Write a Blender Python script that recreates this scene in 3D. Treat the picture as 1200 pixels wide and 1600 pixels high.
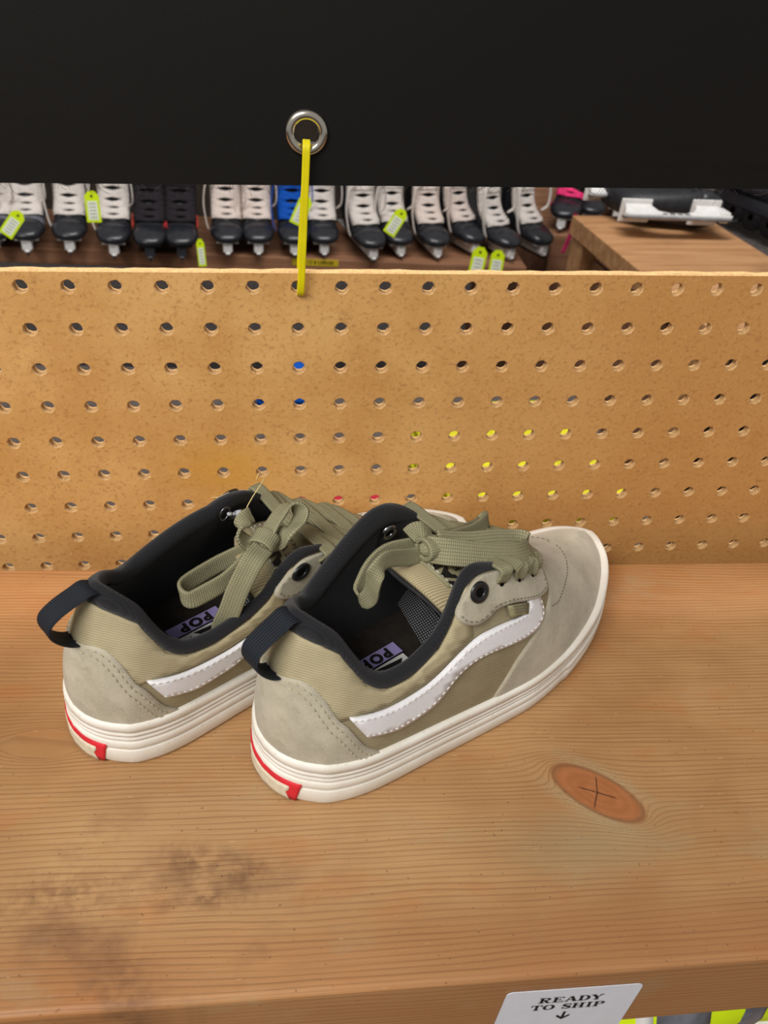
import bpy, math, random
import numpy as np
from mathutils import Matrix, Vector
from mathutils.geometry import delaunay_2d_cdt

for o in list(bpy.data.objects):
    bpy.data.objects.remove(o)
SC = bpy.context.scene
COL = SC.collection

# ------------------------------------------------------------------ camera
cam_data = bpy.data.cameras.new('camera')
cam = bpy.data.objects.new('camera', cam_data)
COL.objects.link(cam)
CAM_C = (0.13239717240566717, -0.45205939835908676, 0.3933572174330996)
CAM_R = [[0.9911352731789228, -0.10644811009334273, 0.07949635286029139],
         [-0.0008555771011484054, -0.6034638200801616, -0.7973899208290537],
         [0.13285382285936048, 0.7902532617518867, -0.5982053527341942]]
cam.matrix_world = Matrix(((CAM_R[0][0], -CAM_R[1][0], -CAM_R[2][0], CAM_C[0]),
                           (CAM_R[0][1], -CAM_R[1][1], -CAM_R[2][1], CAM_C[1]),
                           (CAM_R[0][2], -CAM_R[1][2], -CAM_R[2][2], CAM_C[2]),
                           (0, 0, 0, 1)))
cam_data.sensor_fit = 'VERTICAL'
cam_data.sensor_height = 32.0
cam_data.lens = 1273.283 / 1600 * 32.0
cam_data.clip_start = 0.02
cam_data.dof.use_dof = True
cam_data.dof.focus_distance = 0.50
cam_data.dof.aperture_fstop = 11.0
SC.camera = cam

# ------------------------------------------------------------------ light
world = bpy.data.worlds.new('world')
SC.world = world
world.use_nodes = True
world.node_tree.nodes['Background'].inputs[0].default_value = (1.0, 0.96, 0.90, 1)
world.node_tree.nodes['Background'].inputs[1].default_value = 0.40

def area(name, loc, target, sx, sy, power, col=(1, 0.97, 0.92)):
    l = bpy.data.lights.new(name, 'AREA')
    l.shape = 'RECTANGLE'
    l.size = sx
    l.size_y = sy
    l.energy = power
    l.color = col
    o = bpy.data.objects.new(name, l)
    COL.objects.link(o)
    o.location = loc
    d = Vector(target) - Vector(loc)
    o.rotation_euler = d.to_track_quat('-Z', 'Y').to_euler()
    return o

area('ceiling_lamp_counter', (-0.75, -1.20, 1.62), (0.12, 0.0, 0.05), 1.2, 0.6, 43)
area('ceiling_lamp_aisle', (0.4, 0.45, 1.75), (0.3, 1.45, -0.3), 1.6, 0.4, 40, (1, 0.98, 0.96))

SC.view_settings.view_transform = 'Standard'
SC.view_settings.look = 'None'
SC.view_settings.gamma = 1.0
SC.view_settings.use_curve_mapping = False
SC.view_settings.exposure = 0.0

# ------------------------------------------------------------------ helpers
def lin(c):
    c = c / 255.0
    return c / 12.92 if c <= 0.04045 else ((c + 0.055) / 1.055) ** 2.4

def rgb(r, g, b):
    return (lin(r), lin(g), lin(b), 1.0)

class V:
    """a shader socket with arithmetic"""
    def __init__(s, nt, sock):
        s.nt, s.s = nt, sock
    def _m(s, op, *a):
        n = s.nt.nodes.new('ShaderNodeMath')
        n.operation = op
        for i, x in enumerate((s,) + a):
            if isinstance(x, V):
                s.nt.links.new(x.s, n.inputs[i])
            else:
                n.inputs[i].default_value = float(x)
        return V(s.nt, n.outputs[0])
    def __add__(s, o): return s._m('ADD', o)
    __radd__ = __add__
    def __mul__(s, o): return s._m('MULTIPLY', o)
    __rmul__ = __mul__
    def __sub__(s, o): return s._m('SUBTRACT', o)
    def __rsub__(s, o): return (s * -1.0) + o
    def __truediv__(s, o): return s._m('DIVIDE', o)
    def sin(s): return s._m('SINE')
    def abs(s): return s._m('ABSOLUTE')
    def exp(s): return s._m('EXPONENT')
    def sqrt(s): return s._m('SQRT')
    def pow(s, o): return s._m('POWER', o)
    def max(s, o): return s._m('MAXIMUM', o)
    def min(s, o): return s._m('MINIMUM', o)
    def frac(s): return s._m('FRACT')
    def floor(s): return s._m('FLOOR')
    def atan2(s, o): return s._m('ARCTAN2', o)
    def smooth(s, a, b):
        n = s.nt.nodes.new('ShaderNodeMapRange')
        n.interpolation_type = 'SMOOTHSTEP'
        s.nt.links.new(s.s, n.inputs[0])
        n.inputs[1].default_value = a
        n.inputs[2].default_value = b
        n.inputs[3].default_value = 0
        n.inputs[4].default_value = 1
        return V(s.nt, n.outputs[0])

class Mat:
    def __init__(s, name, rough=0.8, spec=0.3, metal=0.0):
        s.m = bpy.data.materials.new(name)
        s.m.use_nodes = True
        s.nt = s.m.node_tree
        s.b = s.nt.nodes['Principled BSDF']
        s.b.inputs['Roughness'].default_value = rough
        s.b.inputs['Metallic'].default_value = metal
        s.b.inputs['Specular IOR Level'].default_value = spec
        s.tc = s.nt.nodes.new('ShaderNodeTexCoord')
    def xyz(s, kind='Object'):
        n = s.nt.nodes.new('ShaderNodeSeparateXYZ')
        s.nt.links.new(s.tc.outputs[kind], n.inputs[0])
        return [V(s.nt, n.outputs[i]) for i in range(3)]
    def vec(s, x, y, z):
        n = s.nt.nodes.new('ShaderNodeCombineXYZ')
        for i, q in enumerate((x, y, z)):
            if isinstance(q, V):
                s.nt.links.new(q.s, n.inputs[i])
            else:
                n.inputs[i].default_value = q
        return n.outputs[0]
    def noise(s, vec=None, scale=5.0, detail=3.0, rough=0.55, kind='Object'):
        n = s.nt.nodes.new('ShaderNodeTexNoise')
        s.nt.links.new(vec if vec is not None else s.tc.outputs[kind], n.inputs['Vector'])
        n.inputs['Scale'].default_value = scale
        n.inputs['Detail'].default_value = detail
        n.inputs['Roughness'].default_value = rough
        return V(s.nt, n.outputs[0])
    def mix(s, fac, a, b, mode='MIX'):
        n = s.nt.nodes.new('ShaderNodeMix')
        n.data_type = 'RGBA'
        n.blend_type = mode
        if isinstance(fac, V):
            s.nt.links.new(fac.s, n.inputs[0])
        else:
            n.inputs[0].default_value = fac
        for i, q in ((6, a), (7, b)):
            if isinstance(q, tuple):
                n.inputs[i].default_value = q
            else:
                s.nt.links.new(q, n.inputs[i])
        return n.outputs[2]
    def color(s, c):
        if isinstance(c, tuple):
            s.b.inputs['Base Color'].default_value = c
        else:
            s.nt.links.new(c, s.b.inputs['Base Color'])
        return s
    def rough(s, v):
        s.nt.links.new(v.s, s.b.inputs['Roughness'])
        return s
    def bump(s, h, dist=0.001, strength=1.0):
        n = s.nt.nodes.new('ShaderNodeBump')
        n.inputs['Strength'].default_value = strength
        n.inputs['Distance'].default_value = dist
        s.nt.links.new(h.s, n.inputs['Height'])
        s.nt.links.new(n.outputs[0], s.b.inputs['Normal'])
        return s

def plain(name, c, rough=0.6, spec=0.3, metal=0.0, var=0.12, scale=60, bump=0.0):
    m = Mat(name, rough, spec, metal)
    n = m.noise(scale=scale)
    dark = tuple(x * (1 - var) for x in c[:3]) + (1,)
    lite = tuple(min(1, x * (1 + var)) for x in c[:3]) + (1,)
    m.color(m.mix(n.smooth(0.3, 0.7), dark, lite))
    if bump:
        m.bump(m.noise(scale=scale * 6, detail=2), bump)
    return m.m

class XF:
    """shoe-local -> object-local mapping (mirror, lean); identity by default"""
    m = 1.0
    shx = 0.0
    shy = 0.0
    tx = 0.0
    shz = 0.0
    ty = 0.0
    tz = 0.0
    tsk = 0.0
XFI = XF()

def xf(p, X):
    p = np.array(p, float).reshape(-1, 3).copy()
    p[:, 1] *= X.m
    w = np.maximum(p[:, 2] - 0.03, 0)
    k = np.interp(p[:, 0], [0, .03, .09], [.4, .5, 1.0])
    p[:, 0] += X.shx * w * k ** 2
    p[:, 1] += X.shy * w * k
    p[:, 2] += X.shz * w * k ** 2
    return p

def mesh(name, v, f, mat, parent=None, smooth=True, X=None, uv=None, loc=None, weld=0.0, mats=None, fm=None):
    if X is not None:
        v = xf(v, X)
        if X.m < 0:
            f = [tuple(reversed(q)) for q in f]
    me = bpy.data.meshes.new(name)
    me.from_pydata([tuple(map(float, p)) for p in v], [], [tuple(int(i) for i in q) for q in f])
    if uv is not None:
        lay = me.uv_layers.new(name='UVMap')
        for lp in me.loops:
            lay.data[lp.index].uv = uv[lp.vertex_index]
    if weld:
        import bmesh
        bm = bmesh.new()
        bm.from_mesh(me)
        bmesh.ops.remove_doubles(bm, verts=bm.verts, dist=weld)
        bm.to_mesh(me)
        bm.free()
    for mm in (mats or [mat]):
        me.materials.append(mm)
    if fm is not None:
        for p, k in zip(me.polygons, fm):
            p.material_index = k
    if smooth:
        me.polygons.foreach_set('use_smooth', [True] * len(me.polygons))
    me.update()
    o = bpy.data.objects.new(name, me)
    COL.objects.link(o)
    if parent is not None:
        o.parent = parent
    if loc is not None:
        o.location = loc
    return o

def tag(o, label=None, cat=None, group=None, kind=None):
    if label: o['label'] = label
    if cat: o['category'] = cat
    if group: o['group'] = group
    if kind: o['kind'] = kind
    return o

def empty(name, loc=(0, 0, 0), rz=0.0, label=None, cat=None, group=None, rot=None):
    o = bpy.data.objects.new(name, None)
    o.empty_display_size = 0.02
    COL.objects.link(o)
    o.location = loc
    o.rotation_euler = rot if rot else (0, 0, rz)
    return tag(o, label, cat, group)

def copy_tree(o, parent=None):
    c = o.copy()
    COL.objects.link(c)
    c.parent = parent
    for ch in list(o.children):
        copy_tree(ch, c)
    return c

class MB:
    """collects shapes for one mesh"""
    def __init__(s):
        s.v, s.f, s.u, s.k = [], [], [], []
    def add(s, v, f, uv=None, k=0):
        b = len(s.v)
        s.v += [tuple(map(float, p)) for p in v]
        s.f += [tuple(int(i) + b for i in q) for q in f]
        s.u += list(uv) if uv is not None else [(0, 0)] * len(v)
        s.k += [k] * len(f)
        return s
    def box(s, c, d, R=None, bev=0.0, k=0):
        x, y, z = [q / 2 for q in d]
        if bev <= 0:
            P = [(sx * x, sy * y, sz * z) for sz in (-1, 1) for sy in (-1, 1) for sx in (-1, 1)]
            F = [(0, 2, 3, 1), (4, 5, 7, 6), (0, 1, 5, 4), (2, 6, 7, 3), (0, 4, 6, 2), (1, 3, 7, 5)]
            P = np.array(P)
        else:
            b = bev
            P, F = [], []
            rings = []
            prof = [(-z, b), (-z + b * .3, b * .3), (-z + b, 0), (z - b, 0), (z - b * .3, b * .3), (z, b)]
            for zz, ins in prof:
                r = []
                ax, ay = x - ins, y - ins
                rr = b
                for cx, cy, a0 in ((1, 1, 0), (-1, 1, 90), (-1, -1, 180), (1, -1, 270)):
                    for t in (0, 45, 90):
                        a = math.radians(a0 + t)
                        r.append(len(P))
                        P.append((cx * (ax - rr) + rr * math.cos(a), cy * (ay - rr) + rr * math.sin(a), zz))
                rings.append(r)
            for a_, b_ in zip(rings, rings[1:]):
                n = len(a_)
                for i in range(n):
                    F.append((a_[i], a_[(i + 1) % n], b_[(i + 1) % n], b_[i]))
            F.append(tuple(reversed(rings[0])))
            F.append(tuple(rings[-1]))
            P = np.array(P)
        if R is not None:
            P = P @ np.array(R).T
        return s.add(P + np.array(c), F, k=k)
    def tube(s, pts, r, n=8, closed=False, k=0, caps=True, frames=None, flat=1.0):
        pts = np.array(pts, float)
        m = len(pts)
        r = np.broadcast_to(np.array(r, float), (m,))
        if closed:
            T = np.roll(pts, -1, 0) - np.roll(pts, 1, 0)
        else:
            T = np.gradient(pts, axis=0)
        T /= np.linalg.norm(T, axis=1)[:, None] + 1e-12
        up = np.array([0, 0, 1.0]) if abs(T[0][2]) < 0.9 else np.array([1.0, 0, 0])
        V_, F = [], []
        A = np.cross(T[0], up)
        for i in range(m):
            A = A - T[i] * (A @ T[i])
            A /= np.linalg.norm(A) + 1e-12
            B = np.cross(T[i], A)
            for j in range(n):
                a = 2 * math.pi * j / n
                V_.append(pts[i] + r[i] * (math.cos(a) * A + flat * math.sin(a) * B))
        L = m if closed else m - 1
        for i in range(L):
            i2 = (i + 1) % m
            for j in range(n):
                j2 = (j + 1) % n
                F.append((i * n + j, i * n + j2, i2 * n + j2, i2 * n + j))
        if caps and not closed:
            F.append(tuple(reversed(range(n))))
            F.append(tuple((m - 1) * n + j for j in range(n)))
        return s.add(V_, F, k=k)
    def lathe(s, prof, n=24, c=(0, 0, 0), R=None, k=0):
        P, F = [], []
        m = len(prof)
        for i in range(n):
            a = 2 * math.pi * i / n
            for r, z in prof:
                P.append((r * math.cos(a), r * math.sin(a), z))
        for i in range(n):
            i2 = (i + 1) % n
            for j in range(m - 1):
                F.append((i * m + j, i2 * m + j, i2 * m + j + 1, i * m + j + 1))
        P = np.array(P)
        if R is not None:
            P = P @ np.array(R).T
        return s.add(P + np.array(c), F, k=k)
    def rings(s, R_, closed=True, cap=True, k=0, uv=None):
        n = len(R_[0])
        P = [p for r in R_ for p in r]
        F = []
        for i in range(len(R_) - 1):
            for j in range(n if closed else n - 1):
                j2 = (j + 1) % n
                F.append((i * n + j, i * n + j2, (i + 1) * n + j2, (i + 1) * n + j))
        if cap:
            F.append(tuple(reversed(range(n))))
            F.append(tuple((len(R_) - 1) * n + j for j in range(n)))
        return s.add(P, F, uv, k=k)
    def prism(s, poly, y0, y1, M=None, k=0):
        """poly in (x,z), extruded along y"""
        n = len(poly)
        P = [(x, y0, z) for x, z in poly] + [(x, y1, z) for x, z in poly]
        F = [tuple(range(n)), tuple(reversed(range(n, 2 * n)))]
        for i in range(n):
            j = (i + 1) % n
            F.append((i, i + n, j + n, j))
        P = np.array(P)
        if M is not None:
            P = P @ np.array(M).T
        return s.add(P, F, k=k)
    def obj(s, name, mat, parent=None, smooth=True, X=None, uv=False, loc=None, weld=0.0, mats=None):
        return mesh(name, s.v, s.f, mat, parent, smooth, X, s.u if uv else None, loc, weld, mats, s.k if mats else None)

def sharp(o, deg=35):
    """smooth shading only across shallow angles"""
    me = o.data
    try:
        me.set_sharp_from_angle(angle=math.radians(deg))
    except Exception:
        pass
    return o

def text_poly(txt, size, offset=0.0, spacing=1.0, align='CENTER', res=3):
    """flat glyph mesh (verts2d, faces) from the built-in font"""
    cu = bpy.data.curves.new('txt', 'FONT')
    cu.body = txt
    cu.size = size
    cu.offset = offset
    cu.space_character = spacing
    cu.align_x = align
    cu.align_y = 'CENTER'
    cu.resolution_u = res
    cu.fill_mode = 'FRONT'
    ob = bpy.data.objects.new('txt', cu)
    me = ob.to_mesh()
    v = np.array([tuple(p.co) for p in me.vertices]).reshape(-1, 3)
    f = [tuple(p.vertices) for p in me.polygons]
    ob.to_mesh_clear()
    bpy.data.objects.remove(ob)
    bpy.data.curves.remove(cu)
    return v[:, :2], f

# ------------------------------------------------------------------ shoe materials
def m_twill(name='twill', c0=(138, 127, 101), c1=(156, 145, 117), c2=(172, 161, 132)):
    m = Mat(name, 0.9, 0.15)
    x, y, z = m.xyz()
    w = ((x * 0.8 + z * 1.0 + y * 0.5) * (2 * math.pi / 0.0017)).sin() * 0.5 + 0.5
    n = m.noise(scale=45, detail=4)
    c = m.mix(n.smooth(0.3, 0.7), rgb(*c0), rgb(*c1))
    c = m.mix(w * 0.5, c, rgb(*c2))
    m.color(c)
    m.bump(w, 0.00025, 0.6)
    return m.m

def m_suede():
    m = Mat('suede', 0.95, 0.1)
    a = m.noise(scale=38, detail=5, rough=0.6)
    b = m.noise(scale=900, detail=2)
    d = m.noise(scale=160, detail=3)
    c = m.mix(a.smooth(0.32, 0.68), rgb(166, 159, 139), rgb(192, 185, 166))
    c = m.mix(d.smooth(0.55, 0.8) * 0.35, c, rgb(128, 116, 94))
    c = m.mix(b.smooth(0.35, 0.75) * 0.35, c, rgb(196, 189, 170))
    m.color(c)
    m.bump(b, 0.0003, 0.7)
    m.b.inputs['Sheen Weight'].default_value = 0.25
    m.b.inputs['Sheen Roughness'].default_value = 0.5
    return m.m

def m_rubber():
    m = Mat('white_rubber', 0.5, 0.35)
    a = m.noise(scale=30, detail=4)
    b = m.noise(scale=420, detail=3)
    c = m.mix(a.smooth(0.3, 0.75), rgb(238, 235, 228), rgb(222, 216, 204))
    c = m.mix(b.smooth(0.62, 0.75) * 0.35, c, rgb(170, 156, 132))
    m.color(c)
    m.bump(b, 0.0002, 0.35)
    return m.m

def m_knit(name, c0, c1, per=0.0013):
    m = Mat(name, 0.95, 0.12)
    x, y, z = m.xyz()
    w = ((x + z * 0.6) * (2 * math.pi / per)).sin() * ((y - z) * (2 * math.pi / per)).sin()
    w = w * 0.5 + 0.5
    n = m.noise(scale=50)
    m.color(m.mix(w * 0.6 + n * 0.4, c0, c1))
    m.bump(w, 0.0004, 0.7)
    m.b.inputs['Sheen Weight'].default_value = 0.15
    return m.m

def m_lace():
    m = Mat('lace_cotton', 0.85, 0.15)
    u, v, _ = m.xyz('UV')
    # rows of stitches that run along the ribbon, each a small chevron
    row = (u * 8.0).frac()
    ch = ((v * (1 / 0.0012) + (row - 0.5).abs() * 0.9) * (2 * math.pi)).sin() * 0.5 + 0.5
    gap = (row - 0.5).abs().smooth(0.36, 0.5)
    n = m.noise(scale=70)
    c = m.mix(ch * 0.6, rgb(136, 132, 104), rgb(190, 184, 151))
    c = m.mix(gap * 0.6, c, rgb(118, 113, 88))
    c = m.mix(n.smooth(0.5, 0.8) * 0.3, c, rgb(130, 118, 92))
    m.color(c)
    m.bump(ch - gap, 0.0004, 0.8)
    return m.m

def m_mesh():
    m = Mat('spacer_mesh', 0.8, 0.2)
    u, v, _ = m.xyz('UV')
    uu = u * (1 / 0.0018)
    vv = v * (1 / 0.0018)
    a = (uu + (vv.floor() * 0.5)).frac() - 0.5
    b = vv.frac() - 0.5
    d = (a * a + b * b).sqrt()
    c = m.mix(d.smooth(0.22, 0.36), rgb(132, 135, 136), rgb(26, 27, 30))
    m.color(c)
    return m.m

M = {}
M['twill'] = m_twill()
M['suede'] = m_suede()
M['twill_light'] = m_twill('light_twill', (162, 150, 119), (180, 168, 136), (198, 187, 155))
M['rubber'] = m_rubber()
M['knit'] = m_knit('collar_knit', rgb(22, 22, 25), rgb(46, 46, 50))
M['lining'] = m_knit('lining_knit', rgb(14, 15, 19), rgb(27, 28, 34))
M['insole'] = plain('insole_foam', rgb(40, 35, 31), 0.9, 0.2, var=0.2, scale=200, bump=0.0003)
M['leather'] = plain('white_leather', rgb(232, 231, 236), 0.45, 0.35, var=0.02, scale=500, bump=0.0001)
M['thread_white'] = plain('white_thread', rgb(222, 218, 212), 0.7)
M['thread_tan'] = plain('tan_thread', rgb(186, 177, 148), 0.8)
M['thread_dark'] = plain('dark_thread', rgb(112, 104, 86), 0.8)
M['lace'] = m_lace()
M['mesh'] = m_mesh()
M['webbing'] = plain('navy_webbing', rgb(32, 38, 50), 0.7)
M['eyelet_black'] = plain('black_eyelet', rgb(22, 22, 24), 0.35, 0.5)
M['eyelet_steel'] = plain('gunmetal_eyelet', rgb(120, 120, 124), 0.28, 0.5, metal=1.0)
M['hole'] = plain('dark_hole', rgb(8, 8, 9), 0.9, 0.1)
M['red'] = plain('red_rubber', rgb(205, 38, 50), 0.5)
M['plate'] = plain('worn_beige_rubber', rgb(214, 203, 180), 0.8, var=0.08, scale=300)
M['label'] = plain('olive_label', rgb(140, 134, 104), 0.5)
M['ink'] = plain('black_ink', rgb(26, 25, 24), 0.6)
M['purple'] = plain('lilac_print', rgb(150, 138, 190), 0.8)
M['white_print'] = plain('white_print', rgb(200, 200, 196), 0.8)
M['red_print'] = plain('red_print', rgb(190, 40, 60), 0.8)

def m_webbing():
    m = Mat('navy_ribbed_webbing', 0.7, 0.25)
    u, v, _ = m.xyz('UV')
    w = (u * (2 * math.pi * 9)).sin() * 0.5 + 0.5
    m.color(m.mix(w, rgb(16, 19, 25), rgb(38, 45, 55)))
    m.bump(w, 0.0005, 0.9)
    return m.m
M['webbing'] = m_webbing()

# ------------------------------------------------------------------ shoe surface
def cr(pts,n=None,ts=None,dens=24):
    """Catmull-Rom through pts resampled by arc length"""
    P=np.array(pts,float);Q=np.vstack([2*P[0]-P[1],P,2*P[-1]-P[-2]]);out=[]
    for i in range(len(P)-1):
        a,b,c,d=Q[i:i+4]
        for t in np.linspace(0,1,dens,endpoint=False):
            out.append(.5*((2*b)+(c-a)*t+(2*a-5*b+4*c-d)*t*t+(3*b-a-3*c+d)*t**3))
    out.append(P[-1]);out=np.array(out)
    s=np.r_[0,np.cumsum(np.linalg.norm(np.diff(out,axis=0),axis=1))];s/=s[-1]
    if ts is None: ts=np.linspace(0,1,n)
    return np.stack([np.interp(ts,s,out[:,k]) for k in range(out.shape[1])],1)
def sm(x,xs,ys):
    """smooth monotone-ish interpolation (cosine blended)"""
    x=np.asarray(x,float);xs=np.array(xs,float);ys=np.array(ys,float)
    m=np.gradient(ys,xs);i=np.clip(np.searchsorted(xs,x)-1,0,len(xs)-2)
    h=xs[i+1]-xs[i];t=np.clip((x-xs[i])/h,0,1)
    return (2*t**3-3*t**2+1)*ys[i]+(t**3-2*t**2+t)*h*m[i]+(-2*t**3+3*t**2)*ys[i+1]+(t**3-t**2)*h*m[i+1]
LAT=[(0,0),(.0015,-.0105),(.006,-.0205),(.0125,-.0285),(.0215,-.0355),(.044,-.0430),(.09,-.0490),(.137,-.0550),(.165,-.0570),(.20,-.0535),(.238,-.0430),(.268,-.0272),(.2885,-.0110),(.300,.005),(.303,.014)]
MED=[(0,0),(.0015,.0105),(.006,.0205),(.0125,.0285),(.0215,.0350),(.044,.0400),(.09,.0405),(.13,.0420),(.17,.0470),(.205,.0495),(.235,.0485),(.262,.0435),(.284,.0355),(.298,.0240),(.303,.014)]
NS=121
ARC={-1:cr(LAT,n=801),1:cr(MED,n=801)}
def outline(side,s):
    A=ARC[side];g=np.linspace(0,1,len(A));return np.stack([np.interp(s,g,A[:,0]),np.interp(s,g,A[:,1])],-1)
def outnorm(side,s):
    e=.004;d=outline(side,np.minimum(s+e,1))-outline(side,np.maximum(s-e,0))
    n=np.stack([d[...,1],-d[...,0]],-1)*(1 if side<0 else -1)
    n/=np.linalg.norm(n,axis=-1,keepdims=True)
    n=np.where((np.asarray(s)<1e-6)[...,None],np.array([-1.,0.]),n)
    n=np.where((np.asarray(s)>1-1e-6)[...,None],np.array([1.,0.]),n)
    return n
def soletop(x): return sm(x,[-.02,0,.05,.10,.16,.22,.27,.32],[.034,.034,.032,.0295,.0275,.0275,.0295,.031])
def solebot(x): return sm(x,[-.02,.20,.24,.27,.30,.33],[0,0,.0008,.003,.007,.011])
def spine(s):
    px=sm(s,[0,.1,.25,.45,.65,.85,1],[.045,.058,.086,.128,.182,.236,.262])
    zp=sm(px,[.045,.08,.105,.125,.15,.17,.19,.21,.23,.25,.262],[.150,.145,.142,.132,.108,.091,.078,.066,.0565,.050,.047])
    py=sm(px,[.04,.12,.20,.262],[0,0,.002,.007])
    return np.stack([px,py,zp],-1)
FAR=[1]
def S(side,s,a):
    """surface of the upper; s heel..toe, a 0 (feather) ..1 (spine)"""
    s,a=np.broadcast_arrays(np.asarray(s,float),np.asarray(a,float))
    o=outline(side,s)-outnorm(side,s)*sm(s,[0,.5,.7,1],[.0035,.0035,.0045,.0055])[...,None]
    z0=soletop(o[...,0])-.003
    P=spine(s)
    nn=sm(s,[0,.3,.5,.65,1],[2.1,2.1,2.0,1.95,2.0])
    if side==FAR[0]: nn=nn+sm(s,[0,.16,.25,.36,.43,.50,1],[0,0,.7,.9,.45,0,0])
    th=a*np.pi/2
    g=np.sin(th)**(2/nn);h=1-np.maximum(np.cos(th),0)**(2/nn)
    kp=sm(s,[0,.55,.70,.85,1],[0,0,.45,.8,.85]);h=h*(1-kp)+a*kp
    lean=sm(s,[0,.12,.28,.42,.6,1],[.10,.5,.55,.12,.0,0])
    if side==FAR[0]: lean=lean*sm(s,[0,.12,.22,1],[1,.9,.55,.55])
    bul=sm(s,[0,.08,.2,.5,1],[-.42,-.15,-.02,-.0,0])
    h=h+lean*g*g*(1-g)*1.6+bul*g*(1-g)*(1-g)
    h=np.where(a>=1,1,h)
    x=o[...,0]+(P[...,0]-o[...,0])*h;y=o[...,1]+(P[...,1]-o[...,1])*h;z=z0+(P[...,2]-z0)*g
    if side==FAR[0]: y=y+side*sm(s,[0,.12,.28,.40,.50,.60,1],[0,0,.006,.009,.004,0,0])*g**3
    return np.stack([x,y,z],-1)
def N(side,s,a):
    e=.006
    s=np.asarray(s,float);a=np.asarray(a,float)
    du=S(side,np.minimum(s+e,1),a)-S(side,np.maximum(s-e,0),a)
    dv=S(side,s,np.minimum(a+e,.999))-S(side,s,np.maximum(a-e,0))
    n=np.cross(du,dv)*(1 if side<0 else -1)
    return n/(np.linalg.norm(n,axis=-1,keepdims=True)+1e-12)

SA = [0, .02, .07, .107, .137, .16, .197, .247, .30, .327, .35, .383, .42, .48, .54, .60, .632, .645]
AL = [.46, .463, .436, .403, .333, .273, .233, .243, .306, .39, .513, .579, .595, .62, .67, .75, .86, 1.0]
AM = [.46, .463, .436, .413, .370, .340, .325, .370, .470, .530, .560, .570, .560, .515, .565, .69, .84, 1.0]

def AO(side, s):
    return np.interp(s, SA, AM if side == FAR[0] else AL)

def PS(side, s, a, off=0.0):
    p = S(side, s, a)
    if off:
        p = p + N(side, s, a) * off
    return p

def SIG(sig, a, off=0.0):
    """signed s: negative = lateral"""
    sig = np.asarray(sig, float)
    a = np.asarray(a, float)
    sd = np.where(sig < 0, -1, 1)
    s = np.abs(sig)
    pl, pm = PS(-1, s, a, off), PS(1, s, a, off)
    return np.where((sd < 0)[..., None], pl, pm)

def inside(poly, x, y):
    n, c, j = len(poly), False, len(poly) - 1
    for i in range(n):
        xi, yi = poly[i]
        xj, yj = poly[j]
        if (yi > y) != (yj > y) and x < (xj - xi) * (y - yi) / (yj - yi) + xi:
            c = not c
        j = i
    return c

def dens(poly, step=0.012):
    out = []
    n = len(poly)
    for i in range(n):
        a, b = np.array(poly[i]), np.array(poly[(i + 1) % n])
        k = max(1, int(np.linalg.norm(b - a) / step))
        for t in range(k):
            out.append(tuple(a + (b - a) * t / k))
    return out

def smooth_poly(pts, closed=True, n=3):
    """Catmull-Rom through 2-D control points; a point given 3 values keeps its corner"""
    out = []
    m = len(pts)
    P = [np.array(p[:2], float) for p in pts]
    hard = [len(p) > 2 for p in pts]
    for i in range(m if closed else m - 1):
        b, c = P[i], P[(i + 1) % m]
        a = P[i - 1] if (closed or i > 0) else b
        d = P[(i + 2) % m] if (closed or i + 2 < m) else c
        if hard[i]: a = 2 * b - c
        if hard[(i + 1) % m]: d = 2 * c - b
        for t in np.linspace(0, 1, n, endpoint=False):
            out.append(tuple(.5 * ((2 * b) + (c - a) * t + (2 * a - 5 * b + 4 * c - d) * t * t + (3 * b - a - 3 * c + d) * t ** 3)))
    if not closed:
        out.append(tuple(P[-1]))
    return out

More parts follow.
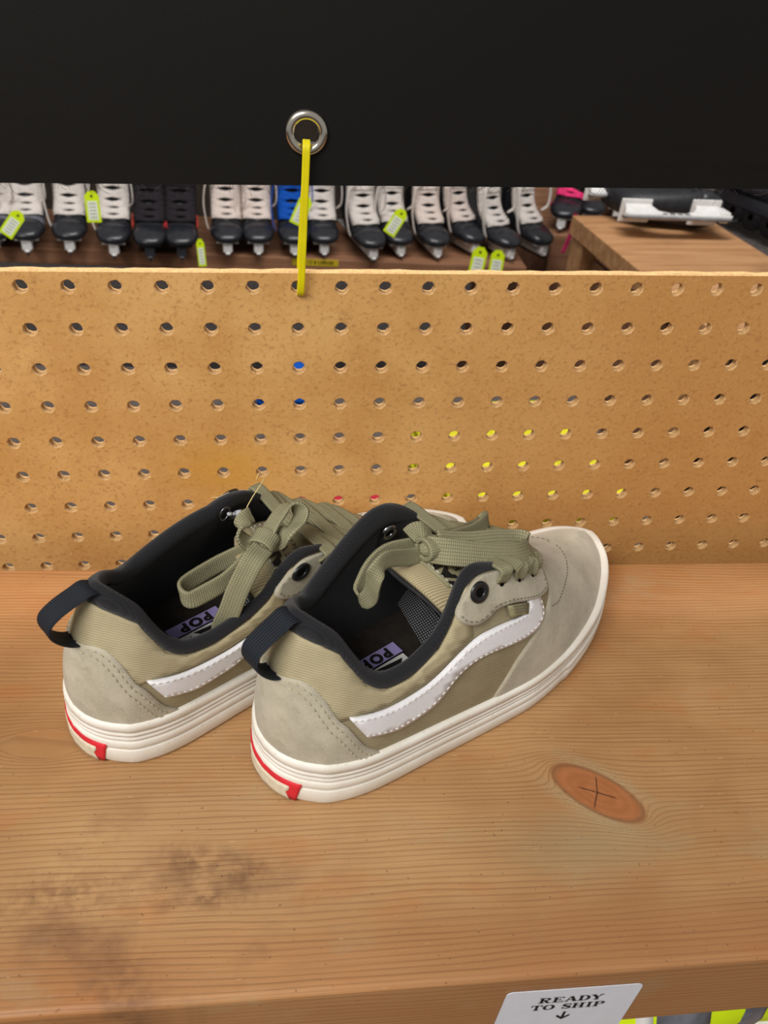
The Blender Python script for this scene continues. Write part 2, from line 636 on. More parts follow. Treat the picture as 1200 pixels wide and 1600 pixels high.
def patch(name, poly, off, thick, mat, parent, X, fn=None, gs=(.016, .022), step=.012):
    """a raised panel cut from the upper: poly in (signed s, a)"""
    fn = fn or SIG
    B = dens(poly, step)
    pts = [Vector(p) for p in B]
    nb = len(B)
    xs = [p[0] for p in B]
    ys = [p[1] for p in B]
    gx = np.arange(min(xs), max(xs), gs[0])
    gy = np.arange(min(ys), max(ys), gs[1])
    Bn = np.array(B)
    for i, x in enumerate(gx):
        for y in gy + (gs[1] / 2 if i % 2 else 0):
            if inside(B, x, y):
                if np.hypot((Bn[:, 0] - x) / gs[0], (Bn[:, 1] - y) / gs[1]).min() > 0.45:
                    pts.append(Vector((x, y)))
    edges = [(i, (i + 1) % nb) for i in range(nb)]
    vs, es, fs, ov, oe, of = delaunay_2d_cdt(pts, edges, [], 1, 1e-7)
    uvp = np.array([tuple(v) for v in vs])
    # boundary verts: those whose origin index < nb
    bmap = {}
    for i, o in enumerate(ov):
        for q in o:
            if q < nb:
                bmap[q] = i
    area_ = 0
    for f in fs:
        a, b, c = [uvp[i] for i in f[:3]]
        area_ += (b[0] - a[0]) * (c[1] - a[1]) - (b[1] - a[1]) * (c[0] - a[0])
    top = fn(uvp[:, 0], uvp[:, 1], off + thick)
    F = []
    nrm = fn(uvp[:, 0], uvp[:, 1], off + thick + 0.001) - top
    for f in fs:
        a, b, c = [top[i] for i in f[:3]]
        nn = np.cross(b - a, c - a)
        F.append(tuple(f) if nn @ nrm[f[0]] > 0 else tuple(reversed(f)))
    Vv = [tuple(p) for p in top]
    # rounded edge: shrink first ring of the rim outward and down
    loop = [bmap[i] for i in range(nb)]
    low = fn(uvp[loop, 0], uvp[loop, 1], off - 0.0006)
    mid = fn(uvp[loop, 0], uvp[loop, 1], off + thick * 0.55)
    cen = top.mean(0)
    base = len(Vv)
    Vv += [tuple(p) for p in mid] + [tuple(p) for p in low]
    e0 = top[loop[1]] - top[loop[0]]
    # orientation of the boundary
    for i in range(nb):
        j = (i + 1) % nb
        q1 = (loop[i], loop[j], base + j, base + i)
        q2 = (base + i, base + j, base + nb + j, base + nb + i)
        F += [q1, q2]
    o = mesh(name, Vv, F, mat, parent, True, X)
    import bmesh
    bm = bmesh.new()
    bm.from_mesh(o.data)
    bmesh.ops.recalc_face_normals(bm, faces=bm.faces)
    bm.to_mesh(o.data)
    bm.free()
    # recalc may point inwards on an open shell: check one top face
    p = o.data.polygons[0]
    c0 = np.array(p.center)
    nref = xf(nrm, XFI)[list(fs[0])[0]].copy()
    if X.m < 0: nref[1] *= -1
    if np.array(p.normal) @ nref < 0:
        o.data.flip_normals()
    return o

def stitches(name, lines, off, mat, parent, X, length=0.0026, gap=0.0016, r=0.00035, fn=None):
    """short raised threads along (signed s, a) polylines"""
    fn = fn or SIG
    mb = MB()
    for ln in lines:
        q = np.array(smooth_poly(ln, False, 8))
        P = fn(q[:, 0], q[:, 1], off)
        s = np.r_[0, np.cumsum(np.linalg.norm(np.diff(P, axis=0), axis=1))]
        t = 0.0
        while t + length < s[-1]:
            ts = np.linspace(t, t + length, 4)
            C = np.stack([np.interp(ts, s, P[:, k]) for k in range(3)], 1)
            mb.tube(C, [r * .5, r, r, r * .5], 5)
            t += length + gap
    return mb.obj(name, mat, parent, X=X)

def ribbon_pts(pts, wd, n=60):
    P = cr(pts, n)
    m = len(pts)
    W = []
    for w in wd if isinstance(wd, list) else [wd] * m:
        W.append(np.array(w, float) / np.linalg.norm(w))
    Q = np.array(pts, float)
    s = np.r_[0, np.cumsum(np.linalg.norm(np.diff(Q, axis=0), axis=1))]
    s /= s[-1]
    ts = np.linspace(0, 1, n)
    W = np.array(W)
    Wn = np.stack([np.interp(ts, s, W[:, k]) for k in range(3)], 1)
    return P, Wn

def ribbon(mb, pts, wd, width=0.0115, th=0.0022, n=60, cap=True, v0=0.0):
    P, W = ribbon_pts(pts, wd, n)
    T = np.gradient(P, axis=0)
    T /= np.linalg.norm(T, axis=1)[:, None] + 1e-12
    prof = [(-.5, 0), (-.47, .38), (-.36, .5), (-.18, .46), (0, .42), (.18, .46), (.36, .5), (.47, .38),
            (.5, 0), (.47, -.38), (.36, -.5), (.18, -.46), (0, -.42), (-.18, -.46), (-.36, -.5), (-.47, -.38)]
    s = np.r_[0, np.cumsum(np.linalg.norm(np.diff(P, axis=0), axis=1))] + v0
    R_, U = [], []
    pw = None
    for i in range(n):
        w = W[i] - T[i] * (W[i] @ T[i])
        if np.linalg.norm(w) < 0.15 and pw is not None:
            w = pw - T[i] * (pw @ T[i])
        w /= np.linalg.norm(w) + 1e-9
        if pw is not None:
            w = w * .5 + pw * .5
            w -= T[i] * (w @ T[i])
            w /= np.linalg.norm(w) + 1e-9
        pw = w
        b = np.cross(T[i], w)
        ww = width if np.isscalar(width) else np.interp(i / (n - 1), np.linspace(0, 1, len(width)), width)
        R_.append([P[i] + w * a * ww + b * c * th for a, c in prof])
        U += [(a + .5, s[i]) for a, c in prof]
    mb.rings(R_, uv=U, cap=cap)
    return mb

# ------------------------------------------------------------------ the shoe
STRIPE_UP = [(.137, .176), (.165, .170), (.200, .167), (.235, .174), (.273, .190), (.300, .215), (.323, .246), (.350, .285), (.377, .320), (.415, .345), (.450, .362), (.478, .385), (.494, .425), (.500, .470)]
STRIPE_LO = [(.170, .093), (.200, .083), (.227, .077), (.258, .088), (.290, .107), (.314, .145), (.337, .190), (.363, .222), (.390, .240), (.425, .252), (.460, .262), (.492, .285), (.520, .323), (.538, .370), (.542, .410), (.540, .475)]

def lerp_line(A, B, t, n=24):
    a = cr([(*p, 0) for p in A], n)[:, :2]
    b = cr([(*p, 0) for p in B], n)[:, :2]
    return [tuple(p) for p in a * (1 - t) + b * t]

def sgn(poly, side):
    return [(side * p[0],) + tuple(p[1:]) for p in poly]

def build_shoe(root, X):
    Ns = 121
    ss = np.linspace(0, 1, Ns)
    HOLE = {FAR[0]: [(.432, .49), (.482, .455), (.540, .50), (.585, .585)], -FAR[0]: HOLES}
    # ---- sole: foxing wall with grooves
    prof = [(0.0, -.0035), (.0008, -.0012), (.003, 0), (.012, .0004), (.0128, -.0001), (.0133, -.0011), (.0139, -.0001), (.0146, .0003),
            (.0185, .0002), (.0192, -.0003), (.0198, -.0013), (.0204, -.0004), (.0212, 0), (.0228, 0), (.0235, -.0012), (.0242, 0), (.0262, 0),
            (.0268, -.0010), (.0274, -.0001), (.031, -.0001), (.0326, -.0008), (.0332, -.0022), (.0328, -.0042)]
    rings = []
    loop = [(-1, s) for s in ss] + [(1, s) for s in ss[-2:0:-1]]
    O = np.array([outline(sd, s) for sd, s in loop])
    Nn = np.array([outnorm(sd, s) for sd, s in loop])
    zt, zb_ = soletop(O[:, 0]), solebot(O[:, 0])
    for zz, off in prof:
        t = zz / 0.0332
        z = zb_ + (zt - zb_) * t
        bump_ = .0009 * np.clip((np.array([s for _, s in loop]) - .612) / .006, 0, 1) * (1 if .05 < t < .60 else 0)
        xy = O + Nn * (off + bump_)[:, None]
        rings.append(np.column_stack([xy, z]))
    mb = MB()
    mb.rings(rings, cap=False)
    # underside and inner deck as fans of strips
    for r, flip in ((rings[0], True), (rings[-1], False)):
        b = len(mb.v)
        mb.v += [tuple(p) for p in r]
        mb.u += [(0, 0)] * len(r)
        n = len(loop)
        for i in range(Ns - 1):
            a1, a2 = i, i + 1
            b1, b2 = (n - i) % n, n - i - 1
            q = [b + a1, b + a2, b + b2, b + b1]
            if a1 == b1: q = [b + a1, b + a2, b + b2]
            if a2 == b2: q = [b + a1, b + a2, b + b1]
            mb.f.append(tuple(reversed(q)) if not flip else tuple(q))
            mb.k.append(0)
    sole = mb.obj('sole', M['rubber'], root, X=X, weld=1e-6)
    fixn(sole)
    tag(sole, 'white grooved rubber sole')

    def wallp(u, zz, off):
        """point on the sole wall, u signed arc length from heel centre (lateral negative)"""
        sd = np.where(np.asarray(u) < 0, -1, 1)
        s = np.abs(u) / 0.36
        P = []
        for a, b, c in zip(np.atleast_1d(sd), np.atleast_1d(s), np.atleast_1d(zz)):
            o = outline(a, b)
            nn = outnorm(a, b)
            if b < .012: nn = np.array([-1, a * b * 20.0]); nn /= np.linalg.norm(nn)
            P.append([*(o + nn * off), c])
        return np.array(P)
    def wpatch(name, u0, u1, z0, z1, off, mat, par, cut=0.0, inner=None):
        m = MB()
        nu, nz = 28, 5
        for k, o_ in enumerate((off,)):
            us = np.linspace(u0, u1, nu)
            g = []
            for j in range(nz):
                t = j / (nz - 1)
                e = cut * (1 - t) if inner is None else inner(t)
                uu = us * (1 - e)
                g.append(wallp(uu, np.full(nu, z0 + (z1 - z0) * t), off))
            gi = [wallp(us * (1 - (cut * (1 - j / (nz - 1)) if inner is None else inner(j / (nz - 1)))), np.full(nu, z0 + (z1 - z0) * j / (nz - 1)), -.0008) for j in range(nz)]
            ring = [np.vstack([g[j], gi[j][::-1]]) for j in range(nz)]
            m.rings(ring)
        o = m.obj(name, mat, par, X=X)
        fixn(o)
        return o
    pl = wpatch('heel_plate', -.026, .026, .0016, .0165, .0009, M['red'], sole, cut=.12)
    tag(pl, 'red edged heel plate')
    wp = wpatch('worn_panel', -.0215, .0215, .0012, .0125, .0013, M['plate'], sole, inner=lambda t: .10 + .12 * math.sin(t * 9) ** 2)
    tag(wp, 'worn beige middle of the heel plate')

    # ---- upper shell
    Mr = 36
    v, f = [], []
    for sd in (-1, 1):
        b = len(v)
        a1 = AO(sd, ss)
        G = S(sd, ss[:, None], a1[:, None] * (np.arange(Mr + 1) / Mr)[None, :])
        v += list(G.reshape(-1, 3))
        for i in range(Ns - 1):
            for j in range(Mr):
                q = (b + i * (Mr + 1) + j, b + (i + 1) * (Mr + 1) + j, b + (i + 1) * (Mr + 1) + j + 1, b + i * (Mr + 1) + j + 1)
                f.append(q if sd < 0 else tuple(reversed(q)))
    up = mesh('upper', v, f, M['twill'], root, True, X, weld=2e-5)
    tag(up, 'tan twill upper')

    # ---- vamp of suede in front (both sides, closed over the toe)
    sv = np.linspace(.42, 1, 90)
    ab = np.interp(sv, [.42, .46, .49, .52, .56, .60, .63, .645], [.02, .17, .243, .31, .40, .5, .70, 1.0])
    v, f = [], []
    for sd in (-1, 1):
        b = len(v)
        K = 40
        tj = np.arange(K + 1) / K
        A_ = ab[:, None] * tj[None, :]
        S_ = np.broadcast_to(sv[:, None], A_.shape)
        ed = np.minimum((S_ - .42) / .012, 1)
        ed = np.where(ab[:, None] < 1, np.minimum(ed, (1 - tj[None, :]) * ab[:, None] / .02), ed)
        offs = .0012 * np.clip(ed, -.2, 1) - np.where(ed <= 0, .0002, 0)
        A_ = np.minimum(A_, .9995)
        G = S(sd, S_, A_) + N(sd, np.minimum(S_, .975), np.minimum(A_, .93)) * offs[..., None]
        nv = N(-1, np.full(K + 1, .975), np.minimum(A_[-1], .93)) + N(1, np.full(K + 1, .975), np.minimum(A_[-1], .93))
        nv /= np.linalg.norm(nv, axis=1)[:, None]
        G[-1] = S(sd, S_[-1], A_[-1]) + nv * offs[-1][:, None]
        top_r = A_[:, -1] > .999
        G[top_r, -1] = S(sd, sv[top_r], 1.0) + np.array([0, 0, .0012])
        v += list(G.reshape(-1, 3))
        for i in range(len(sv) - 1):
            for j in range(K):
                q = (b + i * (K + 1) + j, b + (i + 1) * (K + 1) + j, b + (i + 1) * (K + 1) + j + 1, b + i * (K + 1) + j + 1)
                f.append(q if sd < 0 else tuple(reversed(q)))
    vamp = mesh('vamp', v, f, M['suede'], root, True, X, weld=2.5e-4)
    tag(vamp, 'grey suede toe and vamp')
    TS = [(.577, .396), (.605, .40), (.63, .426), (.67, .472), (.71, .526), (.745, .59), (.777, .669), (.812, .80), (.843, .956)]
    stitches('stitching', [sgn(TS, -1), sgn(TS, 1)], .0014, M['thread_dark'], vamp, X, .0022, .0014, .0003)

    # ---- heel counter
    HC = [(.0, .292), (.012, .292), (.035, .300), (.055, .300), (.075, .280), (.093, .246), (.108, .205), (.122, .170), (.137, .140), (.153, .097), (.170, .053), (.19, .02), (.205, .0, 1)]
    poly = smooth_poly([(-.205, 0, 1)] + [(-p[0], p[1]) for p in HC[-2:0:-1]] + [(0, .292)] + HC[1:], True, 3)
    hc = patch('heel_counter', poly, .0, .0015, M['suede'], root, X)
    tag(hc, 'grey suede heel counter')
    ln = [[(sd * (p[0] - d), max(p[1] - e, .01)) for p in HC[2:-1]] for sd in (-1, 1) for d, e in ((.006, .014), (.013, .032))]
    stitches('stitching', ln, .0018, M['thread_tan'], hc, X)

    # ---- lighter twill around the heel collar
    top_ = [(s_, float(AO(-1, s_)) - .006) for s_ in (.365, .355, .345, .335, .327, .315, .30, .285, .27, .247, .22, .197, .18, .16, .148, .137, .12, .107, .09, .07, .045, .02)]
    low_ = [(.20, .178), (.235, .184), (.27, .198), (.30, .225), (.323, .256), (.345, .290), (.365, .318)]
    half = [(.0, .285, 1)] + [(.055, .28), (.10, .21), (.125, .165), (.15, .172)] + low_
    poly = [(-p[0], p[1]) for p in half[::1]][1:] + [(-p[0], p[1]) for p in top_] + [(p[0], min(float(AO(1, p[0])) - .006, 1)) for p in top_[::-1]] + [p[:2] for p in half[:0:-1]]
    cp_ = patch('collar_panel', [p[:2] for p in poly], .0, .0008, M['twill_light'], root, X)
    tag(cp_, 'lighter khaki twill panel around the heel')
    # ---- side stripes
    for sd in (-1, 1):
        poly = [(*p, 1) if i in (0, len(STRIPE_UP) - 1) else p for i, p in enumerate(STRIPE_UP)] + \
               [(*p, 1) if i in (0, len(STRIPE_LO) - 1) else p for i, p in enumerate(STRIPE_LO[::-1])]
        st = patch('side_stripe', smooth_poly(sgn(poly, sd), True, 3), .0011, .0012, M['leather'], root, X)
        tag(st, 'white leather side stripe')
        stitches('stitching', [sgn(lerp_line(STRIPE_UP, STRIPE_LO, t), sd) for t in (.12, .88)], .0026, M['thread_white'], st, X, .0022, .0014, .00032)
        # eyestay
        ES = [(.333, .442), (.334, .405), (.350, .380), (.370, .372), (.390, .385), (.413, .422), (.44, .438), (.47, .446), (.51, .458), (.55, .478), (.578, .508), (.592, .56), (.612, .66),
              (.60, .735, 1), (.57, .70), (.54, .66), (.48, .612), (.42, .585), (.383, .566), (.352, .500)]
        if sd == FAR[0]:
            ES = ES[:13] + [(.60, .675, 1), (.57, .60), (.54, .555), (.48, .505), (.42, .55), (.383, .56), (.352, .52)]
            ES[12] = (.612, .63)
        es = patch('eyestay', smooth_poly(sgn(ES, sd), True, 3), .0016, .0014, M['suede'], root, X, gs=(.012, .016))
        tag(es, 'grey suede eyestay with lace holes')
        stitches('stitching', [sgn([(.340, .42), (.352, .395), (.371, .388), (.388, .400), (.411, .436), (.44, .452), (.47, .460), (.51, .472), (.548, .492), (.572, .520)], sd)], .0032, M['thread_dark'], es, X, .0022, .0014, .0003)
        # big open eyelet at the top
        for nm, off, mt in (('eyelet', .0030, 'eyelet_black'),):
            c = PS(sd, np.array(.380), np.array(.505), off)
            n_ = N(sd, np.array(.380), np.array(.505))
            Rm = basis(n_)
            e = MB().lathe([(.0024, -.001), (.0024, .0004), (.0032, .0012), (.0048, .0013), (.0060, .0007), (.0062, -.0008)], 28, c, Rm).obj('eyelet', M['eyelet_black'], es, X=X)
            fixn(e)
            tag(e, 'black metal eyelet')
        h = MB().lathe([(0, .0006), (.0016, .0004), (.0028, .0)], 16, PS(sd, np.array(.380), np.array(.505), .0034), Rm).obj('eyelet_hole', M['hole'], es, X=X)
        c = PS(sd, np.array(.360 if X.m > 0 else .372), np.array(.475 if X.m > 0 else .455), -.0112 if sd == FAR[0] else -.0070)
        e = MB().lathe([(.0024, .002), (.0025, -.0002), (.0033, -.0011), (.0046, -.0009), (.0051, .0006)], 28, c, Rm).obj('inner_eyelet', M['eyelet_steel'], root, X=X)
        fixn(e)
        tag(e, 'gunmetal eyelet on the black lining')
        MB().lathe([(0, .0), (.0026, .0)], 16, c, Rm).obj('eyelet_hole', M['hole'], e, X=X)
        # small lace holes
        for s_, a_ in HOLE[sd]:
            n_ = N(sd, np.array(s_), np.array(a_))
            MB().lathe([(0, .0002), (.0019, .0002), (.0021, -.0004)], 14, PS(sd, np.array(s_), np.array(a_), .0031), basis(n_)).obj('lace_hole', M['hole'], es, X=X)
    # heritage tag beside the stripe
    tg = patch('side_label', smooth_poly(sgn([(.438, .430, 1), (.442, .375, 1), (.485, .388, 1), (.492, .440, 1)], -1), True, 2), .0022, .0007, M['label'], root, X)
    tag(tg, 'small grey woven side label')
    lines = []
    for k, a_ in enumerate((.425, .412, .399)):
        lines.append(sgn([(.449, a_), (.468, a_ + .004), (.484, a_ + .008)], -1))
    stitches('print', lines, .0032, M['thread_dark'], tg, X, .0012, .0006, .0004)

    # ---- lining: inside walls
    v, f = [], []
    sl = np.linspace(0, .66, 90)
    Kr = 24
    for sd in (-1, 1):
        b = len(v)
        a1 = np.minimum(AO(sd, sl), .99)
        tj = np.arange(Kr + 1) / Kr
        A_ = a1[:, None] * tj[None, :]
        S_ = np.broadcast_to(sl[:, None], A_.shape)
        th = .0035 + .004 * np.sin(tj * math.pi * .5)[None, :] * np.where(sl < .35, 1, .35)[:, None]
        G = S(sd, S_, A_) - N(sd, S_, A_) * th[..., None]
        v += list(G.reshape(-1, 3))
        for i in range(len(sl) - 1):
            for j in range(Kr):
                q = (b + i * (Kr + 1) + j, b + (i + 1) * (Kr + 1) + j, b + (i + 1) * (Kr + 1) + j + 1, b + i * (Kr + 1) + j + 1)
                f.append(q if sd > 0 else tuple(reversed(q)))
    lin_ = mesh('lining', v, f, M['lining'], root, True, X, weld=1e-5)
    tag(lin_, 'black padded lining')

    # ---- collar roll along the opening
    C_, Uo, No, Ra = [], [], [], []
    seq = [(-1, s) for s in np.linspace(.52, .004, 110)] + [(1, s) for s in np.linspace(.004, .52, 110)]
    for sd, s in seq:
        a = float(AO(sd, s))
        # soften the piecewise edge
        a = float(np.mean(AO(sd, np.clip(s + np.array([-.012, -.006, 0, .006, .012]), 0, 1))))
        p = S(sd, np.array(s), np.array(a))
        n_ = N(sd, np.array(s), np.array(a))
        u_ = S(sd, np.array(s), np.array(a + .01)) - S(sd, np.array(s), np.array(a - .01))
        u_ = u_ / np.linalg.norm(u_)
        rr = np.interp(s, [0, .05, .12, .33, .40, .44, .52], [1.0, .95, .80, .80, .58, .42, .25])
        wd_ = float(np.interp(s, [0, .10, .20, .36, .42, .48], [0, 0, .8, 1, .5, 0])) if sd == FAR[0] else 0.0
        C_.append(p + u_ * (.0036 * rr - .0040 * wd_) - n_ * (.0032 * rr + .0012 * wd_))
        Uo.append(u_)
        No.append(n_)
        Ra.append((rr, wd_))
    C_, Uo, No = np.array(C_), np.array(Uo), np.array(No)
    for _ in range(10):
        Uo[1:-1] = (Uo[:-2] + Uo[1:-1] + Uo[2:]) / 3
        No[1:-1] = (No[:-2] + No[1:-1] + No[2:]) / 3
        C_[1:-1] = (C_[:-2] + 2 * C_[1:-1] + C_[2:]) / 4
    R_ = []
    for c, u_, n_, (rr, wd_) in zip(C_, Uo, No, Ra):
        R_.append([c + u_ * math.sin(t) * (.0066 * rr + .0045 * wd_) + n_ * math.cos(t) * (.0046 * rr + .0016 * wd_) for t in np.linspace(0, 2 * math.pi, 18, endpoint=False)])
    col = MB().rings(R_).obj('collar', M['knit'], root, X=X)
    fixn(col)
    tag(col, 'black knit padded collar')

    # ---- insole
    Oi = []
    for sd, s in [(-1, q) for q in np.linspace(0, .8, 50)] + [(1, q) for q in np.linspace(.8, 0.01, 50)]:
        o_ = outline(sd, s) - outnorm(sd, s) * .0085
        zc = .0335 + (.004 if s < .2 else 0) * (1 - s / .2)
        Oi.append((*o_, float(soletop(o_[0])) + .0042))
    mb = MB()
    n = len(Oi)
    low = [(x, y, z - .004) for x, y, z in Oi]
    mb.add(low + Oi, [(i, (i + 1) % n, n + (i + 1) % n, n + i) for i in range(n)] + [tuple(range(n, 2 * n))])
    ins = mb.obj('insole', M['insole'], root, X=X, smooth=False)
    tag(ins, 'dark foam insole')
    zi = .0375
    def print_(name, poly, dz, mat, par):
        nn = len(poly)
        P = [(x, y, zi + dz) for x, y in poly] + [(x, y, zi + dz - .0006) for x, y in poly]
        F = [tuple(range(nn))] + [(i, i + nn, (i + 1) % nn + nn, (i + 1) % nn) for i in range(nn)]
        o = mesh(name, P, F, mat, par, False, None)
        fixn(o, up=True)
        return o
    cx, cy = X.print_at
    logo = print_('insole_logo', [(cx - .018, cy - .0045), (cx + .017, cy - .0045), (cx + .017, cy + .0045), (cx - .018, cy + .0045)], .0012, M['purple'], ins)
    tag(logo, 'lilac logo panel on the insole')
    tv, tf = text_poly('POP', .0100, .0006, 1.25)
    tv = tv[:, [0, 1]]
    mesh('lettering', [(cx - x, cy - y * .95, zi + .0015) for x, y in tv], tf, M['ink'], logo, False)
    fig = print_('insole_figure', [(cx - .018, cy - .0058), (cx + .016, cy - .0058), (cx + .016, cy - .020), (cx - .010, cy - .022)], .0011, M['white_print'], ins)
    tag(fig, 'white and black printed figure on the insole')
    print_('figure_shape', [(cx - .006, cy - .0070), (cx + .013, cy - .0085), (cx + .004, cy - .017)], .0014, M['ink'], fig)
    print_('figure_shape', [(cx - .016, cy - .009), (cx - .008, cy - .0085), (cx - .010, cy - .013)], .0014, M['ink'], fig)
    if X.m < 0:
        print_('figure_shape', [(cx - .004, cy - .010), (cx + .006, cy - .015), (cx - .003, cy - .019)], .0016, M['red_print'], fig)

    # ---- tongue
    ctr = cr([(.196, 0, .080), (.172, 0, .088), (.150, 0, .096), (.128, 0, .1035), (.108, 0, .1085), (.094, 0, .1095), (.088, 0, .1080)], 40)
    def tong(t, w, off=0.0):
        t = np.asarray(t, float)
        w = np.asarray(w, float)
        i = np.linspace(0, 1, 40)
        x = np.interp(t, i, ctr[:, 0])
        z = np.interp(t, i, ctr[:, 2])
        hw = np.interp(t, [0, .2, .45, .7, .9, 1], [.010, .016, .024, .030, .032, .030])
        dr = np.interp(t, [0, .3, .6, 1], [.002, .006, .012, .019])
        # the far end runs back at an angle and curls down at its sides
        xx = x + np.abs(w) ** 2 * .012 * np.clip((t - .5) * 2, 0, 1)
        zz = z - dr * np.abs(w) ** 2.2
        P = np.stack([xx + X.tx * t + X.tsk * w * t, hw * w + X.ty * t, zz + X.tz * t], -1)
        n_ = np.stack([np.zeros_like(w) + .12, 2.2 * dr / hw * np.sign(w) * np.abs(w) ** 1.2, np.ones_like(w)], -1)
        n_ /= np.linalg.norm(n_, axis=-1, keepdims=True)
        return P + n_ * off
    T_, W_ = np.meshgrid(np.linspace(0, 1, 30), np.linspace(-1, 1, 25), indexing='ij')
    def slab(name, o1, o0, mat, t0=0., t1=1., ww=1., par=root):
        A = tong(t0 + T_ * (t1 - t0), W_ * ww, o1)
        B = tong(t0 + T_ * (t1 - t0), W_ * ww, o0)
        n1, n2 = A.shape[:2]
        v = [*A.reshape(-1, 3), *B.reshape(-1, 3)]
        f = []
        g = lambda i, j, k: k * n1 * n2 + i * n2 + j
        for i in range(n1 - 1):
            for j in range(n2 - 1):
                f.append((g(i, j, 0), g(i, j + 1, 0), g(i + 1, j + 1, 0), g(i + 1, j, 0)))
                f.append((g(i, j, 1), g(i + 1, j, 1), g(i + 1, j + 1, 1), g(i, j + 1, 1)))
        for i in range(n1 - 1):
            for j in (0, n2 - 1):
                f.append((g(i, j, 0), g(i + 1, j, 0), g(i + 1, j, 1), g(i, j, 1)))
        for j in range(n2 - 1):
            for i in (0, n1 - 1):
                f.append((g(i, j, 0), g(i, j + 1, 0), g(i, j + 1, 1), g(i, j, 1)))
        o = mesh(name, v, f, mat, par, True, X)
        fixn(o)
        return o
    tongue = slab('tongue', .0, -.0026, M['twill2'])
    tag(tongue, 'tan ribbed twill tongue')
    e = slab('tongue_edge', -.0024, -.0062, M['knit'], .60, 1.008, 1.01, par=tongue)
    tag(e, 'black bound edge of the tongue')
    # spacer-mesh panel dropping from the tongue into the shoe
    v, f, uvs = [], [], []
    pA, pB = (.150, .088), (.114, .0375)
    for i in range(14):
        t = i / 13
        for j in range(17):
            w = -1 + 2 * j / 16
            x = pA[0] + (pB[0] - pA[0]) * t + .012 * w * X.m * t
            z = pA[1] + (pB[1] - pA[1]) * t - (.012 * w * w) * (1 - t)
            y = w * (.027 + .010 * t)
            v.append((x, y, z))
            uvs.append((y, t * .066))
    for i in range(13):
        for j in range(16):
            a = i * 17 + j
            f.append((a, a + 1, a + 18, a + 17))
    tl = mesh('tongue_lining', v, f, M['mesh'], tongue, True, X, uv=uvs)
    tag(tl, 'grey dotted mesh under the tongue')
    # label on the tongue
    def tsig(s_, a_, off=0.0):
        return tong(s_, a_, off)
    lb = patch('tongue_label', smooth_poly([(.55, -.66, 1), (.855, -.72, 1), (.885, -.62, 1), (.885, .62, 1), (.855, .72, 1), (.55, .66, 1)], True, 2), .0002, .0009, M['label'], tongue, X, fn=tsig, gs=(.03, .08), step=.03)
    tag(lb, 'olive label on the tongue')
    stitches('stitching', [[(.57, -.60), (.845, -.66), (.862, -.56), (.866, 0), (.862, .56), (.845, .66), (.57, .60)]], .0014, M['thread_white'], lb, X, .0022, .0012, .0003, fn=tsig)
    def tong_text(txt, size, tc, wc, off, par, sc=1.0, bold=.0006):
        tv, tf = text_poly(txt, size, bold, 1.0)
        if len(tv) == 0: return
        # reads along +y in the finished shoe, glyph tops towards the heel
        L = .112
        P = tong(tc + tv[:, 1] / L, (wc + X.m * tv[:, 0] * sc / .030), off)
        o = mesh('lettering', P, tf, M['ink'], par, False, X)
        return o
    tong_text('VANS', .0110, .825, X.m * -.33, .0016, lb)
    tong_text('L E W I S', .0072, .745, X.m * -.20, .0016, lb, bold=.0001)
    tong_text('MADE FOR SKATE', .0042, .680, 0, .0016, lb, bold=0)
    stitches('rule', [[(.785, -.56), (.785, .56)], [(.71, -.56), (.71, .56)]], .0014, M['thread_dark'], lb, X, .05, .0, .0002, fn=tsig)

    # ---- heel pull loop
    mb = MB()
    pts = [(.0080, 0, .0845), (.0030, 0, .0865), (-.0025, 0, .0920), (-.0068, 0, .0995), (-.0060, 0, .1070), (.0005, 0, .1120), (.0085, 0, .1160), (.0150, 0, .1185), (.0225, 0, .1130)]
    ribbon(mb, pts, (0, 1, 0), .0138, .0014, 48)
    pl = mb.obj('heel_loop', M['webbing'], root, X=X, uv=True)
    fixn(pl)
    tag(pl, 'navy ribbed webbing pull loop')

    # ---- cross laces
    lc = MB()
    for k in range(len(HOLES) - 1, -1, -1):
        for sd in (-1, 1):
            s0, a0 = HOLE[sd][k]
            if k + 1 < len(HOLES):
                s1, a1 = HOLE[-sd][k + 1]
            else:
                s1, a1 = HOLE[-sd][k][0] + .022, HOLE[-sd][k][1] + .03
            h = .0015 + (.0022 if sd > 0 else 0)
            p0 = PS(sd, np.array(s0), np.array(a0), .0022)
            p1 = PS(sd, np.array(s0 + .004), np.array(min(a0 + .035, .97)), .0055)
            e0 = PS(sd, np.array(s0 + .006), np.array(min(float(AO(sd, s0)) + .01, .98)), .0052)
            q0 = PS(-sd, np.array(s1), np.array(a1), .0022)
            q1 = PS(-sd, np.array(s1 - .004), np.array(min(a1 + .035, .97)), .0050)
            e1 = PS(-sd, np.array(s1 - .006), np.array(min(float(AO(-sd, s1)) + .01, .98)), .0048)
            mid = (e0 + e1) / 2
            mid[2] = float(np.interp(mid[0], [.10, .128, .150, .172, .190], [.1085, .1035, .096, .089, .086])) + h + .001
            wdir = (p1 - q1)
            ribbon(lc, [p0, p1, e0, mid, e1, q1, q0], [np.cross(wdir, (0, 0, 1))] * 7, .0085, .0020, 44)
    lo = lc.obj('crossed_laces', M['lace'], root, X=X, uv=True)
    fixn(lo)
    tag(lo, 'olive flat laces crossing over the tongue')
    return root

HOLES = [(.432, .535), (.482, .558), (.540, .600), (.585, .655)]

def basis(n_):
    n_ = np.array(n_, float)
    n_ /= np.linalg.norm(n_)
    a = np.cross((0, 0, 1.0), n_)
    if np.linalg.norm(a) < .05: a = np.cross((1.0, 0, 0), n_)
    a /= np.linalg.norm(a)
    return np.column_stack([a, np.cross(n_, a), n_])

